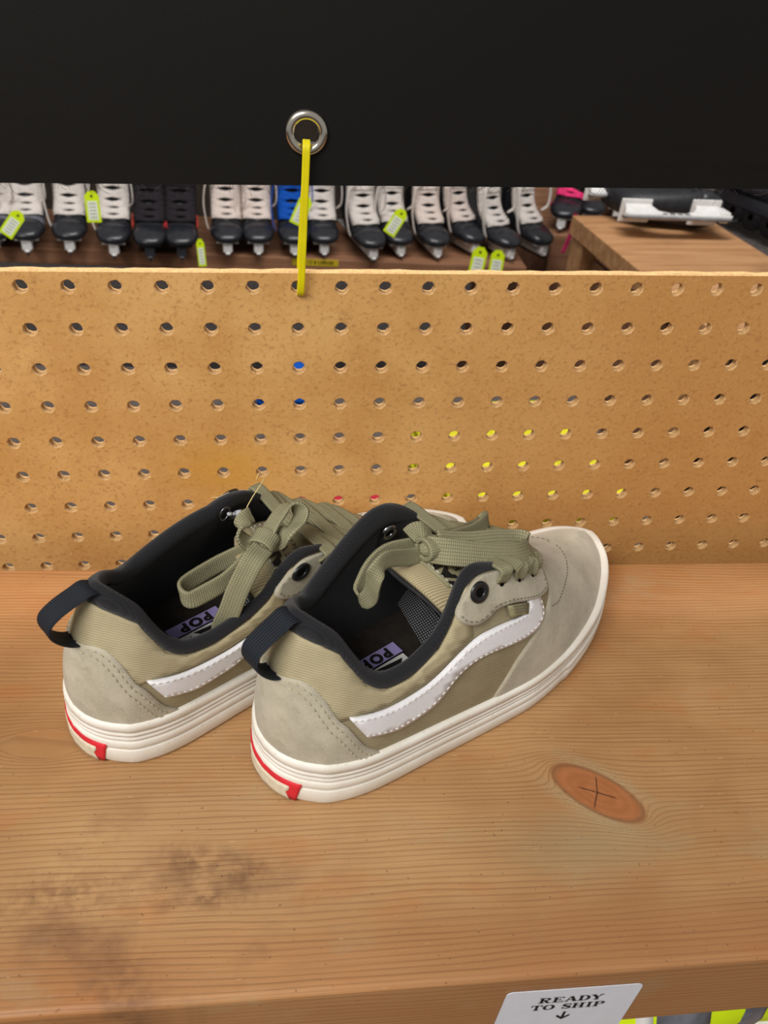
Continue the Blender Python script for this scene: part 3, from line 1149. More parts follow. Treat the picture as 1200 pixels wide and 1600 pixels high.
def fixn(o, up=False):
    import bmesh
    bm = bmesh.new()
    bm.from_mesh(o.data)
    bmesh.ops.recalc_face_normals(bm, faces=bm.faces)
    bm.to_mesh(o.data)
    bm.free()
    if up and o.data.polygons[0].normal.z < 0:
        o.data.flip_normals()
    return o

def bow(root, loops, knot, kdir):
    """loops: list of (points, width directions, width)"""
    mb = MB()
    for pts, wd, w in loops:
        ribbon(mb, pts, wd, w, .0021, 70)
    k = np.array(knot)
    d = np.array(kdir, float)
    d /= np.linalg.norm(d)
    B = basis(d)
    ring = []
    for t in np.linspace(0, 2 * math.pi, 13):
        ring.append(k + B[:, 0] * math.cos(t) * .0062 + B[:, 1] * math.sin(t) * .0052)
    ribbon(mb, ring, [d] * 13, .0105, .0024, 40)
    # core of the knot
    R_ = []
    for i in range(9):
        t = math.pi * i / 8
        R_.append([k + d * math.cos(t) * -.0065 + (B[:, 0] * math.cos(a) * .0052 + B[:, 1] * math.sin(a) * .0044) * math.sin(t) for a in np.linspace(0, 2 * math.pi, 14, endpoint=False)])
    mb.rings(R_, uv=[(i / 14, j * .002) for j in range(9) for i in range(14)])
    o = mb.obj('lace_bow', M['lace'], root, uv=True)
    fixn(o)
    tag(o, 'olive laces tied in a loose bow')
    return o

def m_twill2():
    m = Mat('tongue_twill', 0.9, 0.15)
    x, y, z = m.xyz()
    w = ((y + x * .25) * (2 * math.pi / 0.0012)).sin() * 0.5 + 0.5
    m.color(m.mix(w, rgb(150, 136, 104), rgb(190, 176, 142)))
    m.bump(w, 0.0003, 0.8)
    return m.m
M['twill2'] = m_twill2()

# ------------------------------------------------------------------ room materials
def m_shelfwood():
    m = Mat('worn_fir', 0.55, 0.35)
    x, y, z = m.xyz()
    # knot: grain lines flow around it
    kx, ky = 0.3135, -0.1960
    dx, dy = x - kx, y - ky
    ca, sa = math.cos(math.radians(-38)), math.sin(math.radians(-38))
    u = dx * ca + dy * sa
    w = dy * ca - dx * sa
    r2 = (u * u) * (1 / 0.0265 ** 2) + (w * w) * (1 / 0.0125 ** 2)
    r = r2.max(0.0001).sqrt()
    defl = (r2 * -0.55).exp()
    wob = m.noise(m.vec(x * 3.0, y * 14.0, z * 14.0), 1.0, 3)
    wob2 = m.noise(m.vec(x * 22.0, y * 60.0, z * 60.0), 1.0, 2)
    rr2 = r2.max(1.0)
    # second, smaller swirl to the left of the shoes
    dx2, dy2 = x - 0.003, y + 0.148
    q2 = ((dx2 * dx2) * (1 / 0.020 ** 2) + (dy2 * dy2) * (1 / 0.010 ** 2)).max(1.0)
    yy = ky + (y - ky) * (1.0 - (rr2 * rr2).max(1.0).pow(-1.0) * 0.85) - (dy2 / (q2 * q2)) * 0.8 + (wob - 0.5) * 0.016 + (wob2 - 0.5) * 0.0008 + x * 0.018 + z * 0.8
    ph = yy * (1 / 0.0030)
    fr = ph.frac()
    lines = fr.smooth(0.50, 0.90) * (1.0 - fr.smooth(0.92, 1.0))
    lvar = m.noise(m.vec(x * 6.0, yy * 120.0, 0.0), 1.0, 2)
    lines = lines * (lvar.smooth(0.2, 0.7) * 0.8 + 0.2)
    fine = m.noise(m.vec(x * 18.0, y * 1100.0, z * 900.0), 1.0, 2)
    big = m.noise(m.vec(x * 6.0, y * 9.0, z * 9.0), 1.0, 4)
    big2 = m.noise(m.vec(x * 11.0 + 5.0, y * 16.0 + 3.0, z), 1.0, 5, 0.65)
    c = m.mix(big.smooth(0.3, 0.7), rgb(158, 116, 73), rgb(190, 149, 102))
    # paler scrubbed zone left of the middle
    pz = (((x - 0.12) * (x - 0.12)) * (1 / 0.10 ** 2) + ((y + 0.205) * (y + 0.205)) * (1 / 0.05 ** 2)) * -1.0
    c = m.mix(pz.exp() * 0.55, c, rgb(196, 160, 116))
    # orange sapwood band towards the board
    bz = y.smooth(-0.11, -0.02)
    c = m.mix(bz * 0.55 * (1.0 - x.smooth(0.1, 0.3) * .3), c, rgb(194, 132, 80))
    ez = 1.0 - y.smooth(-0.275, -0.245)
    c = m.mix(ez * 0.45, c, rgb(166, 108, 62))
    c = m.mix(lines * 0.52, c, rgb(118, 76, 45))
    c = m.mix(fine.smooth(0.35, 0.75) * 0.30, c, rgb(150, 104, 64))
    # orange-brown clouds, pale scuffs and short bright flecks
    cl = m.noise(m.vec(x * 16.0 + 9.0, y * 34.0, z * 20.0), 1.0, 4, 0.6)
    c = m.mix(cl.smooth(0.52, 0.70) * 0.30, c, rgb(176, 106, 56))
    gr = m.noise(m.vec(x * 13.0 + 2.0, y * 20.0 + 7.0, z * 20.0), 1.0, 5, 0.7)
    c = m.mix(gr.smooth(0.54, 0.72) * 0.40, c, rgb(166, 146, 112))
    fl = m.noise(m.vec(x * 150.0, y * 620.0, z * 400.0), 1.0, 1)
    c = m.mix(fl.smooth(0.74, 0.80) * 0.55, c, rgb(216, 172, 122))
    dk = m.noise(m.vec(x * 210.0 + 4.0, y * 260.0, z * 300.0), 1.0, 2)
    c = m.mix(dk.smooth(0.72, 0.80) * 0.50, c, rgb(104, 70, 44))
    lo = (1.0 - y.smooth(-0.275, -0.235)) * x.smooth(0.12, 0.26)  # front right corner darkened: light falloff painted into the wood colour
    c = m.mix(lo * 0.45, c, rgb(142, 96, 60))
    # grimy stains
    st = big2.smooth(0.50, 0.72)
    sx = (1.0 - x.smooth(0.10, 0.20)) * (1.0 - y.smooth(-0.215, -0.17))
    c = m.mix(st * sx * 0.75, c, rgb(112, 78, 54))
    for (ax, ay, rx, ry, k) in ((0.092, -0.223, .014, .008, .6), (0.118, -0.231, .012, .007, .7), (0.066, -0.285, .012, .02, .5), (0.03, -0.238, .03, .012, .5), (0.10, -0.243, .02, .006, .6)):
        d = (((x - ax) * (x - ax)) * (1 / rx ** 2) + ((y - ay) * (y - ay)) * (1 / ry ** 2))
        g = (d * -1.0).exp() * m.noise(scale=160, detail=3).smooth(0.35, 0.65)
        c = m.mix(g * k, c, rgb(104, 70, 48))
    g = ((((x - .30) * (x - .30)) * (1 / .045 ** 2) + ((y + .226) * (y + .226)) * (1 / .02 ** 2)) * -1.0).exp()
    c = m.mix(g * 0.55, c, rgb(156, 138, 104))
    sp = m.noise(scale=420, detail=1)
    c = m.mix(sp.smooth(0.72, 0.78) * 0.5, c, rgb(92, 62, 42))
    # pale halo and the knot itself
    halo = (1.0 - r.smooth(1.0, 1.9)) * (w.abs() * 80.0).smooth(0.4, 1.2)
    hz = m.noise(m.vec(x * 500.0, y * 900.0, 0.0), 1.0, 2).smooth(0.35, 0.6)
    c = m.mix(halo * hz * 0.75, c, rgb(168, 150, 116))
    kn = 1.0 - r.smooth(0.86, 1.04)
    c = m.mix(kn, c, m.mix(m.noise(scale=90), rgb(152, 92, 54), rgb(180, 118, 74)))
    rim = (1.0 - (r - 1.0).abs().smooth(0.0, 0.14)) * 0.65
    c = m.mix(rim, c, rgb(122, 72, 40))
    ring = ((r * 22.0).sin() * 0.5 + 0.5) * (1.0 - r.smooth(0.8, 1.0)) * 0.22
    c = m.mix(ring, c, rgb(136, 76, 40))
    ang = w.atan2(u)
    crk = m.noise(m.vec(u * 90.0, w * 90.0, 0.0), 1.0, 2) * 0.5
    for a0 in (0.25, 2.0, 3.4, 4.9):
        ca2, sa2 = math.cos(a0), math.sin(a0)
        along = u * ca2 + w * sa2
        across = (w * ca2 - u * sa2 + (crk - 0.25) * 0.002).abs()
        ck = (1.0 - across.smooth(0.0001, 0.0007)) * along.smooth(-0.001, 0.0005) * (1.0 - along.smooth(0.008, 0.013))
        c = m.mix(ck * 0.85, c, rgb(66, 36, 22))
    m.color(c)
    m.rough(big2.smooth(0.2, 0.8) * 0.2 + 0.42)
    m.bump((fine * 0.5 - lines * 0.7 - sp.smooth(0.72, 0.78)), 0.0004, 0.5)
    return m.m

def m_hardboard():
    m = Mat('hardboard', 0.6, 0.25)
    x, y, z = m.xyz()
    a = m.noise(scale=14, detail=5, rough=0.6)
    b = m.noise(m.vec(x * 330.0, y * 300.0, z * 360.0), 1.0, 4, 0.7)
    d = m.noise(m.vec(x * 600.0, y * 300.0, z * 420.0), 1.0, 2)
    e = m.noise(scale=60, detail=6, rough=0.7)
    c = m.mix(a.smooth(0.3, 0.7), rgb(198, 148, 86), rgb(217, 171, 108))
    c = m.mix(x.smooth(0.12, 0.42) * 0.7, c, rgb(188, 134, 76))  # darker towards the right, lamp falloff painted into the board colour
    c = m.mix(b.smooth(0.50, 0.70) * 0.50, c, rgb(150, 102, 56))
    c = m.mix(d.smooth(0.6, 0.75) * 0.4, c, rgb(224, 182, 124))
    c = m.mix(e.smooth(0.60, 0.72) * 0.35, c, rgb(150, 98, 50))
    c = m.mix(b.smooth(0.74, 0.80) * 0.7, c, rgb(110, 66, 32))
    # soft yellow patch low on the left half
    g = ((((x - .10) * (x - .10)) * (1 / .035 ** 2) + ((z - .062) * (z - .062)) * (1 / .022 ** 2)) * -1.0).exp()
    c = m.mix(g * 0.55, c, rgb(214, 160, 62))
    m.color(c)
    m.bump(b, 0.0003, 0.35)
    return m.m

M['fir'] = m_shelfwood()
M['board'] = m_hardboard()
M['board_cut'] = plain('torn_hardboard', rgb(208, 168, 118), 0.9, 0.1, var=0.15, scale=500, bump=0.0003)

def m_pine(name, a, b):
    m = Mat(name, 0.6, 0.25)
    x, y, z = m.xyz()
    n = m.noise(m.vec(x * 4.0, y * 60.0, z * 60.0), 1.0, 3)
    n2 = m.noise(scale=7, detail=3)
    c = m.mix(n.smooth(0.3, 0.7), a, b)
    c = m.mix(n2.smooth(0.55, 0.75) * 0.5, c, tuple(q * 0.6 for q in a[:3]) + (1,))
    m.color(c)
    return m.m
M['shelf_brown'] = m_pine('brown_shelf_pine', rgb(128, 90, 66), rgb(160, 116, 88))
M['bench'] = m_pine('bench_pine', rgb(166, 120, 80), rgb(192, 146, 104))

def m_vinyl():
    m = Mat('black_vinyl', 0.6, 0.22)
    x, y, z = m.xyz()
    w = (x * (2 * math.pi / 0.0012)).sin() * (z * (2 * math.pi / 0.0012)).sin() * 0.5 + 0.5
    n = m.noise(scale=4, detail=3)
    sc_ = m.noise(m.vec(x * 30.0 + z * 8.0, z * 500.0, 0.0), 1.0, 1)
    c = m.mix(n, rgb(10, 9, 8), rgb(18, 15, 13))
    c = m.mix(sc_.smooth(0.80, 0.84) * 0.25, c, rgb(90, 84, 78))
    m.color(c)
    m.bump(w, 0.0002, 0.4)
    return m.m
M['vinyl'] = m_vinyl()
M['fray'] = plain('frayed_thread', rgb(66, 62, 58), 0.9)
M['steel'] = plain('nickel', rgb(196, 190, 180), 0.22, 0.5, metal=1.0, var=0.03)
M['yellow'] = plain('yellow_nylon', rgb(220, 206, 8), 0.4, 0.4, var=0.05)
M['rack'] = plain('grey_brown_rack', rgb(96, 86, 80), 0.8, 0.1)
M['sticker'] = plain('white_sticker', rgb(214, 214, 222), 0.5, 0.3, var=0.02, scale=90)
M['tape'] = plain('yellow_tape', rgb(205, 178, 40), 0.5, 0.3)
M['carpet'] = plain('grey_carpet', rgb(92, 86, 84), 0.95, 0.1, var=0.25, scale=90)
M['wall'] = plain('dark_painted_wall', rgb(60, 52, 46), 0.9, 0.1)
M['cap_black'] = plain('black_toe_plastic', rgb(34, 36, 42), 0.28, 0.5, var=0.2)
M['boot_black'] = plain('black_boot_leather', rgb(30, 31, 36), 0.5, 0.4, var=0.3)
M['boot_grey'] = plain('grey_boot_leather', rgb(96, 98, 106), 0.5, 0.4, var=0.3)
M['holder'] = plain('white_blade_holder', rgb(222, 220, 218), 0.4, 0.4, var=0.06)
M['holder_dark'] = plain('black_blade_holder', rgb(48, 50, 56), 0.35, 0.4, var=0.1)
M['blade'] = plain('steel_blade', rgb(150, 152, 158), 0.25, 0.5, metal=1.0)
M['felt'] = plain('grey_felt_tongue', rgb(128, 124, 124), 0.95, 0.1)
M['felt_dark'] = plain('black_felt_tongue', rgb(38, 36, 38), 0.95, 0.1)
M['lace_white'] = plain('white_cotton_laces', rgb(214, 206, 200), 0.9, 0.1, var=0.12, scale=300)
M['lace_cream'] = plain('pinkish_white_laces', rgb(216, 202, 194), 0.9, 0.1, var=0.12, scale=300)
M['lace_black'] = plain('black_laces', rgb(44, 40, 44), 0.9, 0.1)
M['lace_blue'] = plain('blue_laces', rgb(22, 82, 176), 0.8, 0.1)
M['lace_pink'] = plain('pink_laces', rgb(232, 60, 122), 0.8, 0.1)
M['accent_red'] = plain('red_stitching', rgb(170, 44, 40), 0.7)
M['fluo'] = plain('fluorescent_tag', rgb(206, 232, 20), 0.6, 0.2, var=0.03)
M['vest'] = plain('yellow_vest_cloth', rgb(216, 208, 44), 0.8, 0.1)
M['paper'] = plain('white_tag_paper', rgb(226, 232, 214), 0.7, 0.2, var=0.03)
M['plastic_clear'] = plain('milky_plastic', rgb(200, 204, 210), 0.25, 0.5)
M['filament'] = plain('pale_filament', rgb(226, 206, 140), 0.4, 0.4)

# ------------------------------------------------------------------ the setting
def slab_obj(name, c, d, mat, kind='structure', bev=0.0, label=None, cat=None):
    o = MB().box((0, 0, 0), d, bev=bev).obj(name, mat, None, smooth=False, loc=c)
    return tag(o, label, cat, None, kind)

slab_obj('floor', (0.6, 0.5, -0.925), (14, 9, 0.05), M['carpet'])
slab_obj('wall_back', (0.6, 3.3, 0.4), (14, 0.1, 2.6), M['wall'])

# ---- the counter shelf
def shelf():
    mb = MB()
    x0, x1, y0, z1, th, r = -0.62, 1.02, -0.2905, 0.0, 0.0585, 0.0035
    prof = [(0.0, z1), (0.0, -th)]
    prof += [(y0, -th)]
    prof += [(y0, -r * 2)]
    for t in np.linspace(0, math.pi / 2, 6):
        prof.append((y0 + r * 1.3 - r * 1.3 * math.cos(t), -r + r * math.sin(t)))
    n = len(prof)
    xs = np.linspace(x0, x1, 40)
    R_ = [[(x, y, z) for y, z in prof] for x in xs]
    mb.rings(R_)
    o = mb.obj('counter_shelf', M['fir'], smooth=False)
    fixn(o)
    return tag(o, 'worn fir plank shelf with a knot, carrying the two sneakers', 'shelf')
shelf()

# ---- pegboard with real drilled holes
K = 1.0796355526
SP = 0.0274227
TILT = math.atan(0.0327)
BO = np.array([-0.0179, 0.036, 0.1927])
EX = np.array([math.cos(TILT), 0, math.sin(TILT)])
EZ = np.array([-math.sin(TILT), 0, math.cos(TILT)])
def pegboard():
    th, R0, n = 0.0060, 0.0039, 20
    c0, c1, r0, r1 = -14, 34, 0, 9
    mb = MB()
    def P(u, w, d):
        q = BO + EX * u - EZ * w
        return (q[0], q[1] + d, q[2])
    ang = [2 * math.pi * (i + .5) / n for i in range(n)]
    def sq(a, h0, h1, w0, w1):
        c, s = math.cos(a), math.sin(a)
        k = 1 / max(abs(c), abs(s))
        x, y = c * k, s * k
        return (x * (h1 if x > 0 else h0), y * (w1 if y > 0 else w0))
    ang = [math.pi / 4 + i * math.pi / 2 + t * math.pi / 2 for i in range(4) for t in (0, .2, .4, .6, .8)]
    top = 0.0092
    for c in range(c0, c1 + 1):
        for r in range(r0, r1 + 1):
            u, w = c * SP, r * SP
            wt = top if r == r0 else SP / 2
            rnd = random.Random(c * 100 + r)
            v, f, k = [], [], []
            for a in ang:
                dx, dy = sq(a, SP / 2, SP / 2, wt, SP / 2)
                rj = R0 * (1 + rnd.uniform(-.05, .06))
                co, si = math.cos(a), math.sin(a)
                v += [P(u + dx, w + dy, 0), P(u + co * rj * 1.17, w + si * rj * 1.17, -.00015 * rnd.random()), P(u + co * rj, w + si * rj, .0007), P(u + co * rj * .97, w + si * rj * .97, th), P(u + dx, w + dy, th)]
            m_ = len(ang)
            b = len(mb.v)
            mb.v += v
            mb.u += [(0, 0)] * len(v)
            for i in range(m_):
                j = (i + 1) % m_
                for q in range(4):
                    mb.f.append((b + i * 5 + q, b + i * 5 + q + 1, b + j * 5 + q + 1, b + j * 5 + q))
                    mb.k.append(1 if q in (1, 2) else 0)
    # edges
    ua, ub = (c0 - .5) * SP, (c1 + .5) * SP
    wa, wb = -top, (r1 + .5) * SP
    xs = np.linspace(ua, ub, 160)
    rnd = random.Random(4)
    prev = None
    ring = []
    for x in xs:
        j = rnd.uniform(-.0004, .0004)
        ring.append([P(x, wa, 0), P(x, wa - .0007 + j, .0010), P(x, wa - .0008 + j, th - .001), P(x, wa, th)])
    b = len(mb.v)
    mb.rings(ring, closed=False, cap=False, k=1)
    mb.add([P(ua, wb, 0), P(ub, wb, 0), P(ub, wb, th), P(ua, wb, th)], [(0, 1, 2, 3)], k=1)
    for x in (ua, ub):
        mb.add([P(x, wa, 0), P(x, wb, 0), P(x, wb, th), P(x, wa, th)], [(0, 1, 2, 3)], k=1)
    o = mb.obj('pegboard', None, smooth=False, weld=1e-5, mats=[M['board'], M['board_cut']])
    fixn(o)
    return tag(o, 'tan hardboard pegboard panel standing behind the two sneakers', 'pegboard')
pegboard()

# ---- black banner above with its grommet
def banner():
    root = empty('banner', (0.2, 0.036, 0.26), label='black vinyl banner hanging above the pegboard, bottom edge frayed', cat='banner')
    zb = lambda x: 0.2524 + (x + 0.0178) * 0.0425
    y = 0.0352
    gx, gz, gr = 0.1500, 0.28765, 0.0068
    n = 40
    mb = MB()
    # sheet as rings around the grommet hole out to a rectangle
    X0, X1, Z1 = -0.62, 1.02, 0.95
    out = []
    def rect_pt(a):
        c, s = math.cos(a), math.sin(a)
        best = 1e9
        for lim, comp, o_ in ((X1 - gx, c, 0), (gx - X0, -c, 0)):
            if comp > 1e-9: best = min(best, lim / comp)
        if s > 1e-9: best = min(best, (Z1 - gz) / s)
        # sloping bottom edge: gz + t*s = zb(gx + t*c)
        den = s - 0.0425 * c
        if den < -1e-9:
            t = (zb(gx) - gz) / den
            if t > 0: best = min(best, t)
        return best
    angs = list(np.linspace(0, 2 * math.pi, 97)[:-1])
    for cx, cz in ((X1, Z1), (X0, Z1), (X1, zb(X1)), (X0, zb(X0))):
        angs.append(math.atan2(cz - gz, cx - gx) % (2 * math.pi))
    angs = sorted(angs)
    rows = []
    for th_ in (0.0, 0.0007):
        for t in (0.0, 0.02, .15, .5, 1.0):
            row = []
            for a in angs:
                R1 = rect_pt(a)
                rr = gr + (R1 - gr) * t
                xx, zz = gx + math.cos(a) * rr, gz + math.sin(a) * rr
                row.append((xx - .2, y - 0.036 + th_ + .0015 * math.sin(xx * 9) * min(1, (zz - zb(xx)) * 8), zz - 0.26))
            rows.append(row)
    order = rows[:5] + rows[5:][::-1]
    mb.rings(order + [order[0]], cap=False)
    sh = mb.obj('sheet', M['vinyl'], root, smooth=False)
    fixn(sh)
    # thin loose fibres along the cut edge
    fb = MB()
    rnd = random.Random(7)
    for i in range(150):
        x = rnd.uniform(-.12, .55)
        l = rnd.uniform(.001, .0075) * (1 if rnd.random() < .7 else 1.6)
        a = rnd.uniform(-1.1, 1.1)
        p = np.array([x - .2, y - .036 + .0004, zb(x) - .26])
        bend = rnd.uniform(-.8, .8)
        pts = [p + np.array([math.sin(a + bend * t) * l * t, rnd.uniform(-.0003, .0003), -math.cos(a + bend * t) * l * t]) for t in (0, .33, .66, 1)]
        fb.tube(pts, .00009, 4)
    tag(fb.obj('loose_fibres', M['fray'], root), kind='stuff')
    g = MB().lathe([(.0066, .0012), (.0068, -.0008), (.0074, -.0020), (.0088, -.0027), (.0106, -.0024), (.0118, -.0012), (.0121, .0)], 48,
                   (gx - .2, y - .036 - .0001, gz - .26), [[1, 0, 0], [0, 0, 1], [0, 1, 0]])
    g.lathe([(.0066, .0012), (.0112, .0016), (.0112, .0008), (.0068, .0008)], 48, (gx - .2, y - .036 + .0002, gz - .26), [[1, 0, 0], [0, 0, 1], [0, 1, 0]])
    go = g.obj('grommet', M['steel'], root)
    fixn(go)
    tag(go, 'nickel grommet ring')
banner()

# ---- yellow zip tie from grommet to the board
def tie():
    mb = MB()
    x0, x1 = .1500, .1484
    pts = [(x0, .0385, .2815), (x0, .0355, .2836), (x0, .0305, .2832), (x0 - .0001, .0288, .2800), (x0 - .0004, .0292, .262), (x1 + .0004, .0300, .215),
           (x1, .0315, .1985), (x1, .0338, .1947), (x1, .0385, .1930), (x1, .0440, .1935), (x1, .0462, .198), (x1, .0455, .215), (x0, .0405, .262), (x0, .0388, .2795)]
    ribbon(mb, pts, (1, 0, 0), .0044, .0013, 90)
    o = mb.obj('cable_tie', M['yellow'], None, uv=True)
    fixn(o)
    tag(o, 'yellow cable tie looped from the banner grommet to a pegboard hole', 'cable tie')
    h = MB().box((x0, .0425, .275), (.0062, .0052, .0068), bev=.0008).obj('locking_head', M['yellow'], None)
    h.parent = o
tie()

# ---- READY TO SHIP sticker on the shelf front
def sticker():
    y = -0.2909
    root = empty('sticker', (.275, y, -.03), label='white sticker reading READY TO SHIP on the front edge of the shelf', cat='sticker')
    w, h = .0685, .0500
    bl = MB()
    cs = []
    r = .003
    cz = -.0105 - h / 2 + .0
    for cx, cy, a0 in ((1, 1, 0), (-1, 1, 90), (-1, -1, 180), (1, -1, 270)):
        for t in (0, 30, 60, 90):
            a = math.radians(a0 + t)
            cs.append((cx * (w / 2 - r) + r * math.cos(a), cy * (h / 2 - r) + r * math.sin(a)))
    rot = math.radians(-1.2)
    def T(x, z, d=0.0):
        return (x * math.cos(rot) - z * math.sin(rot), -d, x * math.sin(rot) + z * math.cos(rot) - h / 2 + .0155)
    n = len(cs)
    bl.add([T(x, z, .0004) for x, z in cs] + [T(x, z, .0) for x, z in cs],
           [tuple(range(n))] + [(i, i + n, (i + 1) % n + n, (i + 1) % n) for i in range(n)])
    b = bl.obj('backing', M['sticker'], root, smooth=False)
    fixn(b)
    TH, TN, SF = .25, .10, .09
    def arc(cx, cy, rx, ry, a0, a1, n=10):
        return [(cx + rx * math.cos(math.radians(a0 + (a1 - a0) * t / n)), cy + ry * math.sin(math.radians(a0 + (a1 - a0) * t / n))) for t in range(n + 1)]
    # (points, widths) strokes of wide slab-serif capitals in a unit-high cell
    def stem(x): return [([(x, 0), (x, 1)], TH), ([(x - .24, SF / 2), (x + .24, SF / 2)], SF), ([(x - .24, 1 - SF / 2), (x + .24, 1 - SF / 2)], SF)]
    G = {'R': stem(.25) + [([(.25, .95)] + arc(.55, .75, .26, .20, 90, -90) + [(.25, .55)], [TN] * 3 + [.16, .22, .25, .25, .25, .22, .16] + [TN] * 3), ([(.50, .52), (.78, .03)], .24), ([(.66, SF / 2), (1.0, SF / 2)], SF)],
         'E': stem(.25) + [([(.2, .95), (.85, .95)], TN), ([(.2, .05), (.85, .05)], TN), ([(.25, .5), (.62, .5)], TN), ([(.86, 1), (.86, .74)], TN), ([(.86, 0), (.86, .26)], TN), ([(.62, .34), (.62, .66)], TN)],
         'A': [([(.50, .98), (.86, .05)], TH), ([(.46, .98), (.14, .05)], TN), ([(.26, .33), (.70, .33)], TN), ([(.0, SF / 2), (.32, SF / 2)], SF), ([(.66, SF / 2), (1.06, SF / 2)], SF)],
         'D': stem(.25) + [([(.25, .95)] + arc(.50, .5, .36, .45, 90, -90, 12) + [(.25, .05)], [TN] * 3 + [.14, .20, .25, .26, .27, .26, .25, .20, .14] + [TN] * 3)],
         'Y': [([(.16, .97), (.50, .48)], TH), ([(.86, .97), (.54, .48)], TN), ([(.51, .52), (.51, 0)], TH), ([(.27, SF / 2), (.75, SF / 2)], SF), ([(-.04, 1 - SF / 2), (.38, 1 - SF / 2)], SF), ([(.68, 1 - SF / 2), (1.04, 1 - SF / 2)], SF)],
         'T': [([(.5, 0), (.5, 1)], TH), ([(.26, SF / 2), (.74, SF / 2)], SF), ([(.04, .95), (.96, .95)], TN), ([(.07, 1), (.07, .70)], TN), ([(.93, 1), (.93, .70)], TN)],
         'O': [(arc(.5, .5, .38, .45, 90, 450, 24), [TN, .11, .15, .2, .24, .26, .27, .26, .24, .2, .15, .11, TN, .11, .15, .2, .24, .26, .27, .26, .24, .2, .15, .11, TN])],
         'S': [(arc(.48, .73, .27, .22, 20, 200, 8) + [(.34, .58), (.62, .44)] + arc(.50, .27, .28, .22, 20, -160, 8), [TN, TN, TN, .12, .15, .18, .22, .24, .26, .28, .28, .26, .24, .22, .18, .15, .12, TN, TN, TN]), ([(.78, .98), (.78, .68)], TN), ([(.17, .02), (.17, .34)], TN)],
         'H': stem(.22) + stem(.82) + [([(.2, .5), (.84, .5)], TN)],
         'I': stem(.3),
         'P': stem(.25) + [([(.25, .95)] + arc(.55, .72, .28, .23, 90, -90) + [(.25, .49)], [TN] * 3 + [.16, .22, .26, .26, .26, .22, .16] + [TN] * 3)]}
    ADV = {'R': 1.10, 'E': 1.0, 'A': 1.08, 'D': 1.04, 'Y': 1.06, 'T': 1.06, 'O': 1.06, 'S': .98, 'H': 1.16, 'I': .66, 'P': 1.0, ' ': .5}
    def line(txt, h_, z, sx):
        tot = sum(ADV[c] for c in txt) * h_ * sx
        x = -tot / 2
        for ch in txt:
            if ch != ' ':
                m = MB()
                for pts, w in G[ch]:
                    P_ = np.array(pts, float)
                    Tg = np.gradient(P_, axis=0) if len(P_) > 1 else P_
                    Tg /= np.linalg.norm(Tg, axis=1)[:, None] + 1e-9
                    w_ = np.full(len(P_), w) if np.isscalar(w) else np.interp(np.linspace(0, 1, len(P_)), np.linspace(0, 1, len(w)), w)
                    Nn_ = np.stack([-Tg[:, 1], Tg[:, 0]], 1)
                    L_, R_ = P_ + Nn_ * w_[:, None] / 2, P_ - Nn_ * w_[:, None] / 2
                    n_ = len(P_)
                    m.add([T(x + q[0] * h_ * sx, z + q[1] * h_, .0006) for q in np.vstack([L_, R_])], [(i, i + 1, n_ + i + 1, n_ + i) for i in range(n_ - 1)])
                m.obj('letter_' + ch.lower(), M['ink'], b, smooth=False)
            x += ADV[ch] * h_ * sx
    top = h / 2
    line('READY', .0056, top - .0135, 1.12)
    line('TO SHIP', .0056, top - .0215, 1.06)
    # arrow
    m = MB()
    az = top - .0300
    m.add([T(x, z, .0006) for x, z in ((-.0007, az + .005), (.0007, az + .005), (.0007, az - .001), (.0034, az + .0018), (.0034, az - .0004), (0, az - .0038), (-.0034, az - .0004), (-.0034, az + .0018), (-.0007, az - .001))],
          [tuple(range(9))])
    m.obj('arrow', M['ink'], b, smooth=False)
sticker()

# ------------------------------------------------------------------ the two sneakers
def shoe_root(name, x, y, deg, label):
    r = empty(name, (x, y, 0), math.radians(deg), label, 'sneaker')
    r['group'] = 'pair of olive and grey skate sneakers'
    return r
XR = XF()
XR.print_at = (.083, .0065)
near = shoe_root('sneaker', .1264, -.1785, 34.5, 'olive and grey skate sneaker nearer the camera, laces flopped forward over its toe')
FAR[0] = 1
build_shoe(near, XR)
XL = XF()
XL.m, XL.shx, XL.shy, XL.shz = -1.0, .14, -.25, -.13
XL.tx, XL.ty, XL.tz, XL.tsk = .0, -.001, .0, -.012
XL.print_at = (.084, .007)
far = shoe_root('sneaker', .0222, -.1490, 36.9, 'olive and grey skate sneaker on the left, one lace loop hanging into it')
FAR[0] = -1
build_shoe(far, XL)

VW = (0, .77, .63)
UP = (0, .25, 1)
VN, VF = np.array((-.95, -.82, 1.0)), np.array((-.73, -1.07, 1.0))
def lift(pts, k, v):
    k = np.broadcast_to(np.array(k, float), (len(pts),))
    return [tuple(np.array(p) + v * q) for p, q in zip(pts, k)]
RA = lift([(0.1186, 0.008, 0.1088), (0.1051, 0.012, 0.1102), (0.0902, 0.014, 0.1119), (0.0792, 0.013, 0.1089), (0.0719, 0.011, 0.1022), (0.0679, 0.009, 0.098), (0.0666, 0.004, 0.0965), (0.0681, 0.0, 0.1024), (0.0684, -0.001, 0.1128), (0.0700, -0.001, 0.1193), (0.079, 0.002, 0.1203), (0.0977, 0.004, 0.1115), (0.1128, 0.003, 0.1067)], .004, VN)
RC = lift([(0.109, 0.002, 0.1129), (0.1193, -0.004, 0.1102), (0.1358, -0.009, 0.1038), (0.1545, -0.013, 0.0965), (0.1691, -0.015, 0.0917), (0.179, -0.014, 0.0893), (0.18, -0.009, 0.0914), (0.1656, -0.003, 0.0951), (0.1424, 0.002, 0.1007), (0.1206, 0.005, 0.1099)], [.005, .009, .012, .014, .014, .010, .008, .009, .008, .005], VN)
